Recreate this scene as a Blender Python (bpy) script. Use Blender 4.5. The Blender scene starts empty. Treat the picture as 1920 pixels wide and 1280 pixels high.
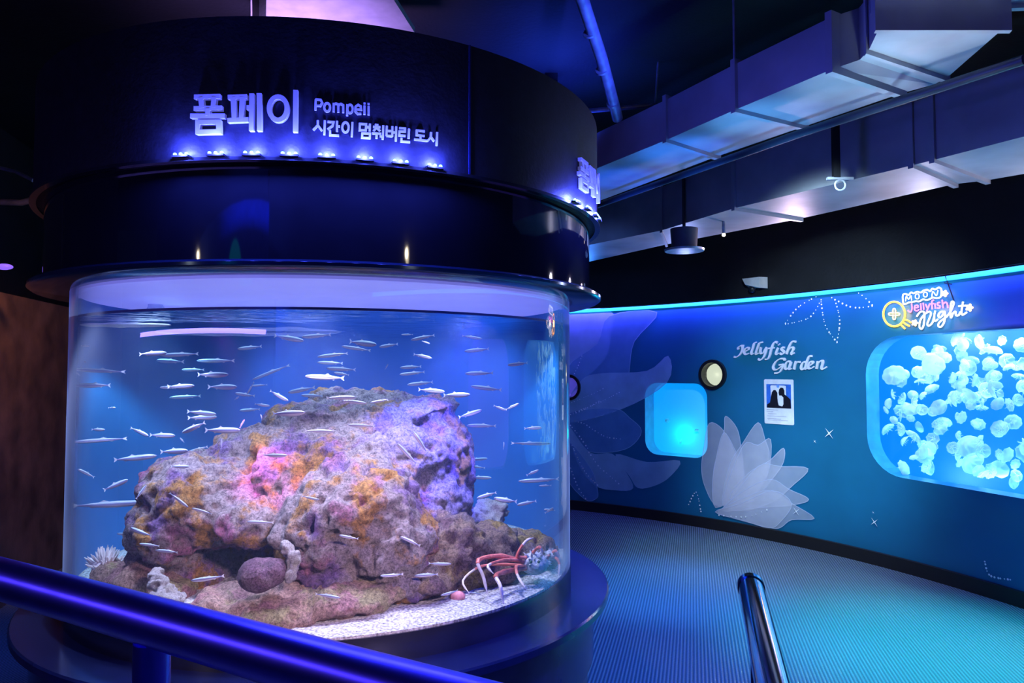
import bpy, bmesh, math, random
import numpy as np
from mathutils import Vector, Matrix, noise
from mathutils.geometry import delaunay_2d_cdt
PI = math.pi
scene = bpy.context.scene
C = scene.collection
random.seed(7)

# ------------------------------------------------------------------ camera, world, exposure
EYE, F, PITCH = 1.5, 1366.0, 0.04147
cam = bpy.data.cameras.new('camera')
camo = bpy.data.objects.new('camera', cam)
C.objects.link(camo)
camo.location = (0, 0, EYE)
camo.rotation_euler = (PI/2 + PITCH, 0, 0)
cam.sensor_width = 36.0
cam.lens = F/1920*36
cam.clip_start = 0.05
scene.camera = camo
vs = scene.view_settings
vs.view_transform = 'Standard'
vs.look = 'None'
vs.gamma = 1.0
vs.exposure = 0.0
vs.use_curve_mapping = False
scene.cycles.max_bounces = 10
scene.cycles.transparent_max_bounces = 24
scene.cycles.sample_clamp_indirect = 4.0
scene.cycles.caustics_reflective = False
scene.cycles.caustics_refractive = False
w = bpy.data.worlds.new('world')
scene.world = w
w.use_nodes = True
w.node_tree.nodes['Background'].inputs[0].default_value = (0.02, 0.04, 0.16, 1)
w.node_tree.nodes['Background'].inputs[1].default_value = 0.12

# the place: tank centre, radii and heights (metres); wall circle
TX, TY, TR = -0.775, 3.246, 1.028
ZB, ZS, ZW, ZT = 0.60, 0.689, 1.695, 1.80      # plinth top, sand, water line, top of acrylic
RC, RN, RD = 1.164, 1.115, 1.15                # collar, mirror neck, sign drum
WX, WY, WR = -2.247, 3.073, 5.749              # curved wall
WH = 2.175
CEIL = 3.4

def ray(px, py):
    d = ((px-960)/F, 1.0, (640-py)/F)
    c, s = math.cos(PITCH), math.sin(PITCH)
    return Vector((d[0], c-d[2]*s, s+d[2]*c))
def at_z(px, py, z):
    r = ray(px, py); return Vector((0, 0, EYE)) + r*((z-EYE)/r.z)
def at_y(px, py, y):
    r = ray(px, py); return Vector((0, 0, EYE)) + r*(y/r.y)
def cyl_hit(px, py, cx, cy, R, far):
    r = ray(px, py)
    a = r.x**2+r.y**2; b = -2*(r.x*cx+r.y*cy); c = cx*cx+cy*cy-R*R
    D = max(0.0, b*b-4*a*c)
    t = (-b+(math.sqrt(D) if far else -math.sqrt(D)))/(2*a)
    return Vector((0, 0, EYE)) + r*t
def wall_sz(px, py):
    p = cyl_hit(px, py, WX, WY, WR, True)
    return WR*math.atan2(p.x-WX, p.y-WY), p.z
def wpt(s, z, off=0.0):
    a = s/WR; r = WR-off
    return Vector((WX+r*math.sin(a), WY+r*math.cos(a), z))
def drum_sz(px, py, R=RD):
    p = cyl_hit(px, py, TX, TY, R, False)
    return R*math.atan2(p.x-TX, TY-p.y), p.z
def dpt(s, z, off=0.0, R=RD):
    a = s/R; r = R+off
    return Vector((TX+r*math.sin(a), TY-r*math.cos(a), z))
def project(p):
    c, s = math.cos(PITCH), math.sin(PITCH)
    d = p.y*c+(p.z-EYE)*s; u = -p.y*s+(p.z-EYE)*c
    return 960+F*p.x/d, 640-F*u/d

# ------------------------------------------------------------------ lights
def light(name, kind, loc, energy, color, target=None, size=0.1, angle=60, blend=0.5, sizey=None):
    l = bpy.data.lights.new(name, kind)
    l.energy = energy; l.color = color
    if kind == 'SPOT':
        l.spot_size = math.radians(angle); l.spot_blend = blend; l.shadow_soft_size = size
    elif kind == 'AREA':
        l.size = size
        if sizey: l.shape = 'RECTANGLE'; l.size_y = sizey
    else:
        l.shadow_soft_size = size
    o = bpy.data.objects.new(name, l)
    o.location = loc
    if target is not None:
        o.rotation_euler = (Vector(target)-Vector(loc)).to_track_quat('-Z', 'Y').to_euler()
    C.objects.link(o)
    return o
def sc(v, k): return tuple(x*k for x in v)
# lamps and added fills inside the tank, just under the hood
light('tank_lamp_front', 'SPOT', (TX+.1, TY-.80, 1.77), 62, (.88, .74, 1), (TX+.05, TY-.45, .7), .06, 130, .6)
light('tank_lamp_front_right', 'SPOT', (TX+.6, TY-.66, 1.77), 50, (.90, .80, 1), (TX+.4, TY-.35, .7), .06, 120, .6)
light('tank_lamp_left', 'SPOT', (TX-.55, TY-.80, 1.77), 60, (.72, .74, 1), (TX-.45, TY-.3, .8), .06, 120, .6)
light('tank_lamp_back', 'SPOT', (TX+.0, TY+.25, 1.77), 16, (.76, .80, 1), (TX+.0, TY+.1, 1.0), .06, 130, .7)
light('tank_fill_wide', 'AREA', (TX, TY, 1.765), 22, (.62, .80, 1), (TX, TY, 0), 1.35)  # fill added to brighten the fish between the spots
light('tank_lamp_magenta', 'SPOT', (TX-.24, TY-.80, 1.76), 110, (1, .0, .62), (TX-.12, TY-.48, 1.00), .03, 24, .9)
light('tank_lamp_blue', 'SPOT', (TX+.66, TY-.50, 1.77), 260, (.08, .07, 1), (TX+.36, TY-.2, 1.1), .04, 50, .7)
light('tank_lamp_blue_back', 'SPOT', (TX-.35, TY+.40, 1.60), 12, (.10, .30, 1), (TX-.1, TY+1.0, 1.15), .06, 150, .8)
light('tank_lamp_blue_back_right', 'SPOT', (TX+.45, TY+.40, 1.60), 10, (.06, .30, 1), (TX+.6, TY+1.0, 1.05), .06, 150, .8)
light('tank_fill_cyan', 'SPOT', (TX-.70, TY-.15, 1.74), 32, (.4, .95, 1), (TX-1.0, TY+.2, .9), .05, 120, .8)  # added light for the bright left edge that refraction would give
light('tank_lamp_cyan_right', 'SPOT', (TX+.8, TY+.1, 1.76), 30, (.4, .8, 1), (TX+.85, TY+.4, .9), .05, 100, .8)
# room
light('tank_front_fill', 'SPOT', (.75, .35, 2.1), 430, (1, .68, .80), (TX+.05, TY-.6, .82), .10, 25, .9)  # fill spot added to brighten the front face of the rock
light('cool_floor_fill', 'SPOT', (.95, 4.8, 2.45), 560, (.05, .3, 1), (1.04, 5.15, 0), .08, 46, 1)  # added spot standing in for a blue-white reflection on the floor
light('blue_floor_light', 'SPOT', (1.05, 3.9, 2.5), 420, (.02, .14, 1), (.9, 4.0, 0), .10, 60, 1)
light('teal_floor_fill', 'SPOT', (2.45, 3.6, 2.45), 900, (.02, .85, .95), (2.30, 4.0, 0), .10, 56, 1)  # added spot standing in for the jellyfish window's reflection on the floor
light('neutral_downlight', 'SPOT', (1.9, 5.2, 2.4), 260, (.5, .66, .72), (2.1, 5.9, 0), .2, 70, 1)
light('pipe_fill', 'SPOT', (1.3, 2.6, 2.4), 420, (.04, .08, 1), (.38, 3.7, 3.1), .05, 34, .9)  # blue spot added to brighten the slanting pipe, no fixture
light('teal_wall_fill', 'SPOT', (1.3, 3.4, 2.55), 560, (.50, .74, .9), wpt(WR*1.05, 1.5), .1, 52, 1)  # added spot making the teal pool on the wallpaper, no fixture
light('blue_wall_fill', 'SPOT', (.2, 4.6, 2.7), 120, (.12, .26, 1), wpt(WR*.60, 1.45), .1, 60, 1)  # added blue fill on the left stretch of the mural wall
light('flower_wall_fill', 'SPOT', (.9, 3.6, 2.6), 230, (.5, .6, 1), wpt(WR*.88, .72), .1, 24, 1)  # added spot to lift the pale lotus off the wall
light('right_wall_fill', 'SPOT', (1.3, 2.0, 2.7), 110, (.08, .2, 1), wpt(WR*1.25, .6), .1, 60, 1)  # added blue fill for the right end of the wall
for i_, a_ in enumerate((33, 45, 57, 69, 81)):
    light('duct_uplight', 'SPOT', wpt(WR*math.radians(a_), 2.26, .20), (20, 26, 40, 22, 22)[i_], ((.05, .25, 1), (.35, .42, 1), (1, .72, .95), (.8, .72, 1), (.8, .75, 1))[i_],
          (wpt(WR*math.radians(a_), 2.6, .95)), .05, 92, 1)
for i_, (x_, y_) in enumerate(((.72, 4.7), (.98, 4.1), (1.25, 3.55), (1.5, 3.1), (1.62, 2.75))):
    light('large_duct_fill', 'SPOT', (x_, y_, 1.9), (50, 50, 45, 34, 34)[i_], ((.02, .12, 1), (.03, .2, 1), (.12, .45, 1), (.4, .7, 1), (.7, .85, 1))[i_], (x_, y_, 3.2), .08, 44, .8)  # unseen spots in mid-air, added to light the large duct's underside
light('violet_ceiling_glow', 'SPOT', (-1.1, 3.6, 2.75), 50, (.5, .3, 1), (-1.1, 3.7, 3.4), .15, 130, .6)
light('blue_ceiling_glow', 'SPOT', (.3, 4.6, 2.95), 70, (.02, .06, 1), (.3, 4.6, 3.4), .2, 150, .6)
light('warm_side_lamp', 'SPOT', (-2.3, 3.3, 2.7), 170, (1, .45, .25), (-2.85, 4.3, 1.95), .1, 60, .9)
light('blue_side_lamp', 'SPOT', (-2.0, 2.6, 2.2), 150, (.03, .12, 1), (-2.75, 3.8, .9), .1, 60, .9)
light('violet_streak_light', 'AREA', (-2.40, 1.03, 1.72), 8, (.22, .15, 1), (-2.40+.504, 1.03+.863, 1.16), 2.6, sizey=.03)  # unseen strip added to draw the violet streak along the handrail
light('blue_pedestal_lamp', 'SPOT', (.9, 1.6, 2.6), 150, (.01, .05, 1), (TX+.8, TY-.8, .4), .1, 60, 1)

# ------------------------------------------------------------------ materials
def new_mat(name):
    m = bpy.data.materials.new(name); m.use_nodes = True
    nt = m.node_tree
    return m, nt, nt.nodes['Principled BSDF'], nt.nodes['Material Output']
def mat(name, col, rough=.5, metal=0.0, emit=None, estr=0.0, vary=.12, scale=12, bump=0.0, bscale=60, coat=0.0, spec=None, trans=0.0):
    m, nt, b, out = new_mat(name)
    tc = nt.nodes.new('ShaderNodeTexCoord')
    nz = nt.nodes.new('ShaderNodeTexNoise'); nz.inputs['Scale'].default_value = scale; nz.inputs['Detail'].default_value = 5
    nt.links.new(tc.outputs['Object'], nz.inputs['Vector'])
    cr = nt.nodes.new('ShaderNodeValToRGB')
    cr.color_ramp.elements[0].position = .3; cr.color_ramp.elements[1].position = .7
    cr.color_ramp.elements[0].color = (*[c*(1-vary) for c in col], 1)
    cr.color_ramp.elements[1].color = (*[min(1, c*(1+vary)) for c in col], 1)
    nt.links.new(nz.outputs['Fac'], cr.inputs['Fac'])
    nt.links.new(cr.outputs['Color'], b.inputs['Base Color'])
    b.inputs['Roughness'].default_value = rough
    b.inputs['Metallic'].default_value = metal
    if coat: b.inputs['Coat Weight'].default_value = coat; b.inputs['Coat Roughness'].default_value = .05
    if spec is not None: b.inputs['Specular IOR Level'].default_value = spec
    if emit: b.inputs['Emission Color'].default_value = (*emit, 1); b.inputs['Emission Strength'].default_value = estr
    if bump:
        n2 = nt.nodes.new('ShaderNodeTexNoise'); n2.inputs['Scale'].default_value = bscale; n2.inputs['Detail'].default_value = 6
        nt.links.new(tc.outputs['Object'], n2.inputs['Vector'])
        bp = nt.nodes.new('ShaderNodeBump'); bp.inputs['Strength'].default_value = bump; bp.inputs['Distance'].default_value = .01
        nt.links.new(n2.outputs['Fac'], bp.inputs['Height']); nt.links.new(bp.outputs['Normal'], b.inputs['Normal'])
    return m
def glass_mat(name, tint, edge, edge_amt, spec=2.4):
    """thin clear acrylic: see-through, mirror reflection rising at grazing angles, milky long path at the edge"""
    m, nt, b, out = new_mat(name); nt.nodes.remove(b)
    tr = nt.nodes.new('ShaderNodeBsdfTransparent'); tr.inputs[0].default_value = (*tint, 1)
    gl = nt.nodes.new('ShaderNodeBsdfGlossy'); gl.inputs['Roughness'].default_value = .01
    fw = nt.nodes.new('ShaderNodeLayerWeight'); fw.inputs[0].default_value = .5
    f5 = nt.nodes.new('ShaderNodeMath'); f5.operation = 'POWER'; f5.inputs[1].default_value = 5
    nt.links.new(fw.outputs['Facing'], f5.inputs[0])
    fr = nt.nodes.new('ShaderNodeMath'); fr.operation = 'MULTIPLY_ADD'; fr.inputs[1].default_value = .96; fr.inputs[2].default_value = .04
    nt.links.new(f5.outputs[0], fr.inputs[0])
    mu = nt.nodes.new('ShaderNodeMath'); mu.operation = 'MULTIPLY'; mu.use_clamp = True; mu.inputs[1].default_value = spec
    nt.links.new(fr.outputs[0], mu.inputs[0])
    mx = nt.nodes.new('ShaderNodeMixShader')
    nt.links.new(mu.outputs[0], mx.inputs[0]); nt.links.new(tr.outputs[0], mx.inputs[1]); nt.links.new(gl.outputs[0], mx.inputs[2])
    tl = nt.nodes.new('ShaderNodeBsdfTranslucent'); tl.inputs[0].default_value = (*edge, 1)
    df = nt.nodes.new('ShaderNodeBsdfDiffuse'); df.inputs[0].default_value = (*edge, 1)
    ad = nt.nodes.new('ShaderNodeMixShader'); ad.inputs[0].default_value = .5
    nt.links.new(tl.outputs[0], ad.inputs[1]); nt.links.new(df.outputs[0], ad.inputs[2])
    lw = nt.nodes.new('ShaderNodeLayerWeight'); lw.inputs[0].default_value = .5
    pw = nt.nodes.new('ShaderNodeMath'); pw.operation = 'POWER'; pw.inputs[1].default_value = 5
    nt.links.new(lw.outputs['Facing'], pw.inputs[0])
    m2 = nt.nodes.new('ShaderNodeMath'); m2.operation = 'MULTIPLY_ADD'; m2.inputs[1].default_value = edge_amt; m2.inputs[2].default_value = .012
    nt.links.new(pw.outputs[0], m2.inputs[0])
    mf = nt.nodes.new('ShaderNodeMixShader')
    nt.links.new(m2.outputs[0], mf.inputs[0]); nt.links.new(mx.outputs[0], mf.inputs[1]); nt.links.new(ad.outputs[0], mf.inputs[2])
    nt.links.new(mf.outputs[0], out.inputs['Surface'])
    return m
def veil_mat(name, col, alpha, rough=.6):
    """see-through print film or thin tissue"""
    m, nt, b, out = new_mat(name)
    tc = nt.nodes.new('ShaderNodeTexCoord')
    nz = nt.nodes.new('ShaderNodeTexNoise'); nz.inputs['Scale'].default_value = 6
    nt.links.new(tc.outputs['Object'], nz.inputs['Vector'])
    mr = nt.nodes.new('ShaderNodeMapRange'); mr.inputs[3].default_value = alpha*.75; mr.inputs[4].default_value = min(1, alpha*1.25)
    nt.links.new(nz.outputs['Fac'], mr.inputs[0]); nt.links.new(mr.outputs[0], b.inputs['Alpha'])
    b.inputs['Base Color'].default_value = (*col, 1); b.inputs['Roughness'].default_value = rough
    return m
def emit_mat(name, col, s):
    m, nt, b, out = new_mat(name)
    b.inputs['Base Color'].default_value = (*sc(col, .06), 1)
    b.inputs['Emission Color'].default_value = (*col, 1); b.inputs['Emission Strength'].default_value = s
    return m

M = {}
M['black'] = mat('matt_black_paint', (.006, .006, .010), .75, bump=.3, bscale=40, vary=.4, scale=4)
M['drum'] = mat('dark_drum_laminate', (.010, .011, .020), .5, bump=.12, bscale=90, vary=.3, scale=30)
M['mirror'] = mat('polished_black_laminate', (.012, .014, .022), .04, vary=.1, spec=.9)
M['collar'] = mat('gloss_navy_metal', (.03, .06, .12), .12, .6)
M['plinth'] = mat('gloss_blue_black_plinth', (.02, .03, .12), .16, .15, vary=.15, spec=.8)
M['plinth_base'] = mat('black_kick_panel', (.008, .012, .014), .2)
M['steel'] = mat('brushed_steel_band', (.16, .17, .22), .22, .9, vary=.2, scale=5)
M['rail'] = mat('painted_handrail', (.22, .17, .95), .31, 1.0, vary=.1)
M['chrome'] = mat('polished_chrome', (.6, .62, .68), .10, 1.0, vary=.05)
M['duct'] = mat('galvanised_duct', (.42, .44, .48), .48, .35, vary=.2, scale=3, bump=.25, bscale=9)
M['pipe'] = mat('spiral_pipe', (.42, .45, .52), .35, .5, vary=.25, scale=20)
M['white'] = mat('white_plastic', (.85, .85, .86), .4)
M['panel'] = mat('pale_ceiling_board', (.45, .42, .5), .8)
M['letter'] = mat('blue_lit_letter', (.40, .42, .80), .4, emit=(.26, .28, 1), estr=.20)  # blue tint and emission stand in for the diodes' uplight
M['cream'] = mat('white_cutout_letter', (.8, .8, .82), .4)
M['wood'] = mat('dark_reddish_panel', (.12, .065, .045), .5, vary=.5, scale=5, bump=.2, bscale=30)
M['sand'] = mat('white_gravel', (.62, .60, .66), .9, vary=.75, scale=110, bump=1.0, bscale=120)
M['film'] = mat('blue_haze_film', (.015, .15, .46), .6, vary=.08, scale=2)  # blue of the lit, hazy water put into a sheet colour
M['hood'] = mat('lit_lavender_hood', (.5, .5, .75), .5, emit=(.22, .22, .85), estr=.75, vary=.1, scale=3)
M['baseboard'] = mat('black_skirting', (.012, .010, .010), .5)
M['cyan_led'] = emit_mat('cyan_led_strip', (.02, .42, 1), 2.2)
M['violet_led'] = emit_mat('violet_led_strip', (.12, .08, 1), 80)
M['led'] = emit_mat('blue_led', (.12, .45, 1), 14)
M['acrylic'] = glass_mat('clear_acrylic', (.97, .985, 1), (.62, .72, .95), 1.0)
M['pane'] = glass_mat('window_acrylic', (.98, .99, 1), (.3, .6, .8), .06, 1.0)
M['reveal'] = mat('pale_lit_reveal', (.25, .55, .75), .35)  # cyan of the light inside the window put into the colour
M['foam'] = mat('white_foam', (.95, .96, 1), .8, bump=.6, bscale=50)
M['dark_plastic'] = mat('black_plastic', (.01, .01, .012), .4)
M['star'] = mat('silver_print', (.95, .97, 1), .5)

def tiled_floor():
    m, nt, b, out = new_mat('ribbed_rubber_floor')
    b.inputs['Base Color'].default_value = (.055, .075, .10, 1); b.inputs['Roughness'].default_value = .22
    tc = nt.nodes.new('ShaderNodeTexCoord'); mp = nt.nodes.new('ShaderNodeMapping'); mp.inputs['Rotation'].default_value = (0, 0, math.radians(14))
    nt.links.new(tc.outputs['Object'], mp.inputs['Vector'])
    def wv(scale, d):
        n = nt.nodes.new('ShaderNodeTexWave'); n.bands_direction = d; n.inputs['Scale'].default_value = scale; n.inputs['Distortion'].default_value = 0
        nt.links.new(mp.outputs[0], n.inputs['Vector']); return n
    a = wv(17, 'X'); c = wv(34, 'Y')
    mu = nt.nodes.new('ShaderNodeMath'); mu.operation = 'MULTIPLY_ADD'; mu.inputs[1].default_value = .35
    nt.links.new(c.outputs['Fac'], mu.inputs[0]); nt.links.new(a.outputs['Fac'], mu.inputs[2])
    bp = nt.nodes.new('ShaderNodeBump'); bp.inputs['Strength'].default_value = .55; bp.inputs['Distance'].default_value = .006
    nt.links.new(mu.outputs[0], bp.inputs['Height']); nt.links.new(bp.outputs['Normal'], b.inputs['Normal'])
    cr = nt.nodes.new('ShaderNodeValToRGB')
    cr.color_ramp.elements[0].color = (.07, .11, .14, 1); cr.color_ramp.elements[1].color = (.16, .22, .26, 1)
    nt.links.new(a.outputs['Fac'], cr.inputs['Fac']); nt.links.new(cr.outputs[0], b.inputs['Base Color'])
    return m
M['floor'] = tiled_floor()
M['wallpaper'] = mat('deep_blue_wallpaper', (.006, .145, .28), .5, vary=.2, scale=1.2)

def rock_mat(name, base, a, b_, c, dark=(.03, .02, .05), seed=0.0, sc_=1.0, pores=.9):
    m, nt, bs, out = new_mat(name)
    tc = nt.nodes.new('ShaderNodeTexCoord'); mp = nt.nodes.new('ShaderNodeMapping'); mp.inputs['Location'].default_value = (seed, seed*1.7, 0)
    nt.links.new(tc.outputs['Object'], mp.inputs['Vector'])
    def nz(s, d=6, r=.6):
        n = nt.nodes.new('ShaderNodeTexNoise'); n.inputs['Scale'].default_value = s*sc_; n.inputs['Detail'].default_value = d; n.inputs['Roughness'].default_value = r
        nt.links.new(mp.outputs[0], n.inputs['Vector']); return n
    prev = None
    cols = [base, a, b_, c]
    col_out = None
    for i, cc in enumerate(cols):
        if i == 0:
            rgb = nt.nodes.new('ShaderNodeRGB'); rgb.outputs[0].default_value = (*cc, 1); col_out = rgb.outputs[0]; continue
        n = nz([0, 3.1, 4.3, 6.7][i]); 
        off = nt.nodes.new('ShaderNodeVectorMath'); off.operation = 'ADD'; off.inputs[1].default_value = (i*3.3, i*1.9, i*.7)
        nt.links.new(mp.outputs[0], off.inputs[0]); nt.links.new(off.outputs[0], n.inputs['Vector'])
        rp = nt.nodes.new('ShaderNodeValToRGB'); rp.color_ramp.elements[0].position = .52; rp.color_ramp.elements[1].position = .60
        nt.links.new(n.outputs['Fac'], rp.inputs['Fac'])
        mx = nt.nodes.new('ShaderNodeMix'); mx.data_type = 'RGBA'
        nt.links.new(rp.outputs[0], mx.inputs[0]); nt.links.new(col_out, mx.inputs[6]); mx.inputs[7].default_value = (*cc, 1)
        col_out = mx.outputs[2]
    # fine speckle and dark pores
    sp = nz(75, 6, .85); rp = nt.nodes.new('ShaderNodeValToRGB')
    rp.color_ramp.elements[0].position = .36; rp.color_ramp.elements[1].position = .62
    rp.color_ramp.elements[0].color = (*dark, 1); rp.color_ramp.elements[1].color = (1, 1, 1, 1)
    nt.links.new(sp.outputs['Fac'], rp.inputs['Fac'])
    mu = nt.nodes.new('ShaderNodeMix'); mu.data_type = 'RGBA'; mu.blend_type = 'MULTIPLY'; mu.inputs[0].default_value = pores
    nt.links.new(col_out, mu.inputs[6]); nt.links.new(rp.outputs[0], mu.inputs[7])
    nt.links.new(mu.outputs[2], bs.inputs['Base Color'])
    bs.inputs['Roughness'].default_value = .9
    bn = nz(60, 8, .8); bp = nt.nodes.new('ShaderNodeBump'); bp.inputs['Strength'].default_value = .9; bp.inputs['Distance'].default_value = .02
    nt.links.new(bn.outputs['Fac'], bp.inputs['Height']); nt.links.new(bp.outputs['Normal'], bs.inputs['Normal'])
    return m
M['reef'] = rock_mat('coralline_reef_rock', (.55, .45, .47), (.66, .24, .44), (.34, .20, .52), (.70, .36, .10), seed=1.3)
M['reef_brown'] = rock_mat('brown_encrusted_rock', (.55, .38, .28), (.66, .46, .14), (.46, .34, .38), (.34, .20, .24), seed=4.0, sc_=1.5)
M['reef_pink'] = rock_mat('pink_tan_rock', (.80, .52, .42), (.85, .56, .46), (.66, .58, .30), (.75, .40, .42), seed=7.0, sc_=1.3)
M['pale_rubble'] = rock_mat('white_pitted_coral', (.9, .87, .88), (.8, .72, .78), (.85, .82, .74), (.7, .6, .7), seed=9.0, sc_=3, pores=.7)
M['dark_stone'] = rock_mat('dark_purple_stone', (.40, .22, .32), (.26, .14, .24), (.45, .30, .36), (.25, .15, .22), seed=2.0, sc_=2)

# ------------------------------------------------------------------ mesh helpers
class MB:
    def __init__(self): self.v = []; self.f = []; self.mi = []
    def add(self, vs_, fs, mi=0):
        n = len(self.v); self.v += [Vector(v) for v in vs_]
        self.f += [tuple(i+n for i in f) for f in fs]; self.mi += [mi]*len(fs)
    def quadbox(self, a, b):      # two quads (4 points each) joined into a solid
        self.add(list(a)+list(b), [(3, 2, 1, 0), (4, 5, 6, 7), (0, 1, 5, 4), (1, 2, 6, 5), (2, 3, 7, 6), (3, 0, 4, 7)])
    def box(self, c, s, rot=0.0):
        cx, cy, cz = c; hx, hy, hz = s[0]/2, s[1]/2, s[2]/2
        co, si = math.cos(rot), math.sin(rot)
        P = lambda x, y, z: (cx+x*co-y*si, cy+x*si+y*co, cz+z)
        self.quadbox([P(-hx, -hy, -hz), P(hx, -hy, -hz), P(hx, hy, -hz), P(-hx, hy, -hz)], [P(-hx, -hy, hz), P(hx, -hy, hz), P(hx, hy, hz), P(-hx, hy, hz)])
    def tube(self, pts, r, n=10, closed=False, caps=True):
        pts = [Vector(p) for p in pts]; m = len(pts)
        rs = r if isinstance(r, (list, tuple)) else [r]*m
        ref = None; vs_ = []
        for i, p in enumerate(pts):
            t = (pts[(i+1) % m]-pts[i-1]) if closed else (pts[min(i+1, m-1)]-pts[max(i-1, 0)])
            if t.length < 1e-9: t = Vector((0, 0, 1))
            t.normalize()
            if ref is None: ref = Vector((0, 0, 1)) if abs(t.z) < .9 else Vector((1, 0, 0))
            u = ref-t*ref.dot(t)
            if u.length < 1e-4: u = t.orthogonal()
            u.normalize(); ref = u; q = t.cross(u)
            vs_ += [p+(u*math.cos(2*PI*k/n)+q*math.sin(2*PI*k/n))*rs[i] for k in range(n)]
        fs = []
        for i in range(m if closed else m-1):
            j = (i+1) % m
            fs += [(i*n+k, i*n+(k+1) % n, j*n+(k+1) % n, j*n+k) for k in range(n)]
        if caps and not closed:
            fs.append(tuple(range(n-1, -1, -1))); fs.append(tuple((m-1)*n+k for k in range(n)))
        self.add(vs_, fs)
    def lathe(self, prof, c=(TX, TY), n=128, closed=True, a0=0.0, a1=2*PI):
        full = abs(a1-a0-2*PI) < 1e-6
        cols = n if full else n+1; m = len(prof); vs_ = []
        for k in range(cols):
            a = a0+(a1-a0)*k/n
            vs_ += [(c[0]+r*math.sin(a), c[1]-r*math.cos(a), z) for r, z in prof]
        fs = []
        for k in range(n):
            k2 = (k+1) % cols
            for i in range(m if closed else m-1):
                j = (i+1) % m
                fs.append((k*m+i, k2*m+i, k2*m+j, k*m+j))
        if closed and not full:
            fs.append(tuple(range(m-1, -1, -1))); fs.append(tuple((cols-1)*m+i for i in range(m)))
        self.add(vs_, fs)
    def ribbon(self, pts, hw, o0, o1, surf, closed=False):
        """flat stroke in surface coordinates (s, z), given thickness from offset o0 to o1"""
        m = len(pts)
        hws = hw if isinstance(hw, (list, tuple)) else [hw]*m
        L, Rr = [], []
        for i in range(m):
            p = Vector(pts[i])
            if closed: d1 = p-Vector(pts[i-1]); d2 = Vector(pts[(i+1) % m])-p
            else: d1 = p-Vector(pts[max(i-1, 0)]); d2 = Vector(pts[min(i+1, m-1)])-p
            if d1.length < 1e-9: d1 = d2
            if d2.length < 1e-9: d2 = d1
            d1 = d1.normalized(); d2 = d2.normalized()
            n1 = Vector((-d1.y, d1.x)); n2 = Vector((-d2.y, d2.x)); nn = n1+n2
            if nn.length < .2: nn = n1.copy()
            nn.normalize(); k = min(1.6, 1/max(.35, nn.dot(n1)))
            L.append(p+nn*hws[i]*k); Rr.append(p-nn*hws[i]*k)
        vs_ = []
        for a, b in zip(L, Rr):
            vs_ += [surf(a.x, a.y, o1), surf(b.x, b.y, o1), surf(b.x, b.y, o0), surf(a.x, a.y, o0)]
        fs = []
        for i in range(m if closed else m-1):
            j = (i+1) % m
            for k in range(4): fs.append((i*4+k, i*4+(k+1) % 4, j*4+(k+1) % 4, j*4+k))
        if not closed: fs += [(0, 1, 2, 3), ((m-1)*4+3, (m-1)*4+2, (m-1)*4+1, (m-1)*4)]
        self.add(vs_, fs)
    def poly(self, pts, o0, o1, surf):
        """filled outline in surface coordinates, with thickness"""
        m = len(pts)
        vs_ = [surf(x, y, o1) for x, y in pts]+[surf(x, y, o0) for x, y in pts]
        fs = [tuple(range(m)), tuple(range(2*m-1, m-1, -1))]+[(i, m+i, m+(i+1) % m, (i+1) % m) for i in range(m)]
        self.add(vs_, fs)
    def sheet(self, pts, off, surf, step=.05):
        """thin print that follows a curved surface"""
        pts = [Vector((p[0], p[1])) for p in pts]; n = len(pts)
        tp = [(p.x, p.y) for p in pts]
        xs = [p.x for p in pts]; ys = [p.y for p in pts]; P = list(pts)
        x = min(xs)+step*.5
        while x < max(xs):
            y = min(ys)+step*.5
            while y < max(ys):
                if inside((x, y), tp) and min((Vector((x, y))-q).length for q in pts) > step*.25: P.append(Vector((x, y)))
                y += step
            x += step
        rv, re, rf, *_ = delaunay_2d_cdt(P, [(i, (i+1) % n) for i in range(n)], [], 0, 1e-6)
        self.add([surf(p.x, p.y, off) for p in rv], [tuple(f) for f in rf if inside(sum((rv[i] for i in f), Vector((0, 0)))/len(f), tp)])
    def ball(self, c, r, nu=12, nv=8, rot=None):
        r = r if isinstance(r, (tuple, list)) else (r, r, r)
        vs_ = [Vector((0, 0, r[2]))]
        for j in range(1, nv):
            t = PI*j/nv
            vs_ += [Vector((r[0]*math.sin(t)*math.cos(2*PI*k/nu), r[1]*math.sin(t)*math.sin(2*PI*k/nu), r[2]*math.cos(t))) for k in range(nu)]
        vs_.append(Vector((0, 0, -r[2])))
        fs = [(0, 1+k, 1+(k+1) % nu) for k in range(nu)]
        for j in range(nv-2):
            b = 1+j*nu
            fs += [(b+k, b+nu+k, b+nu+(k+1) % nu, b+(k+1) % nu) for k in range(nu)]
        b = 1+(nv-2)*nu; l = len(vs_)-1
        fs += [(b+k, l, b+(k+1) % nu) for k in range(nu)]
        if rot is not None: vs_ = [rot @ v for v in vs_]
        self.add([v+Vector(c) for v in vs_], fs)
    def build(self, name, m, parent=None, smooth=False, origin=None, fixn=True, **props):
        me = bpy.data.meshes.new(name)
        o_ = Vector(origin) if origin is not None else (Vector((0, 0, 0)))
        if parent is not None:
            o_ = Vector((0, 0, 0)); q_ = parent
            while q_ is not None: o_ += q_.location; q_ = q_.parent
        me.from_pydata([tuple(v-o_) for v in self.v], [], self.f)
        me.materials.append(m)
        me.validate()
        if fixn:
            bm = bmesh.new(); bm.from_mesh(me); bmesh.ops.recalc_face_normals(bm, faces=bm.faces)
            if smooth:
                for e in bm.edges:
                    if len(e.link_faces) == 2 and e.calc_face_angle(0) > .7: e.smooth = False
            bm.to_mesh(me); bm.free()
        if smooth: me.polygons.foreach_set('use_smooth', [True]*len(me.polygons))
        o = bpy.data.objects.new(name, me); C.objects.link(o)
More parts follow.
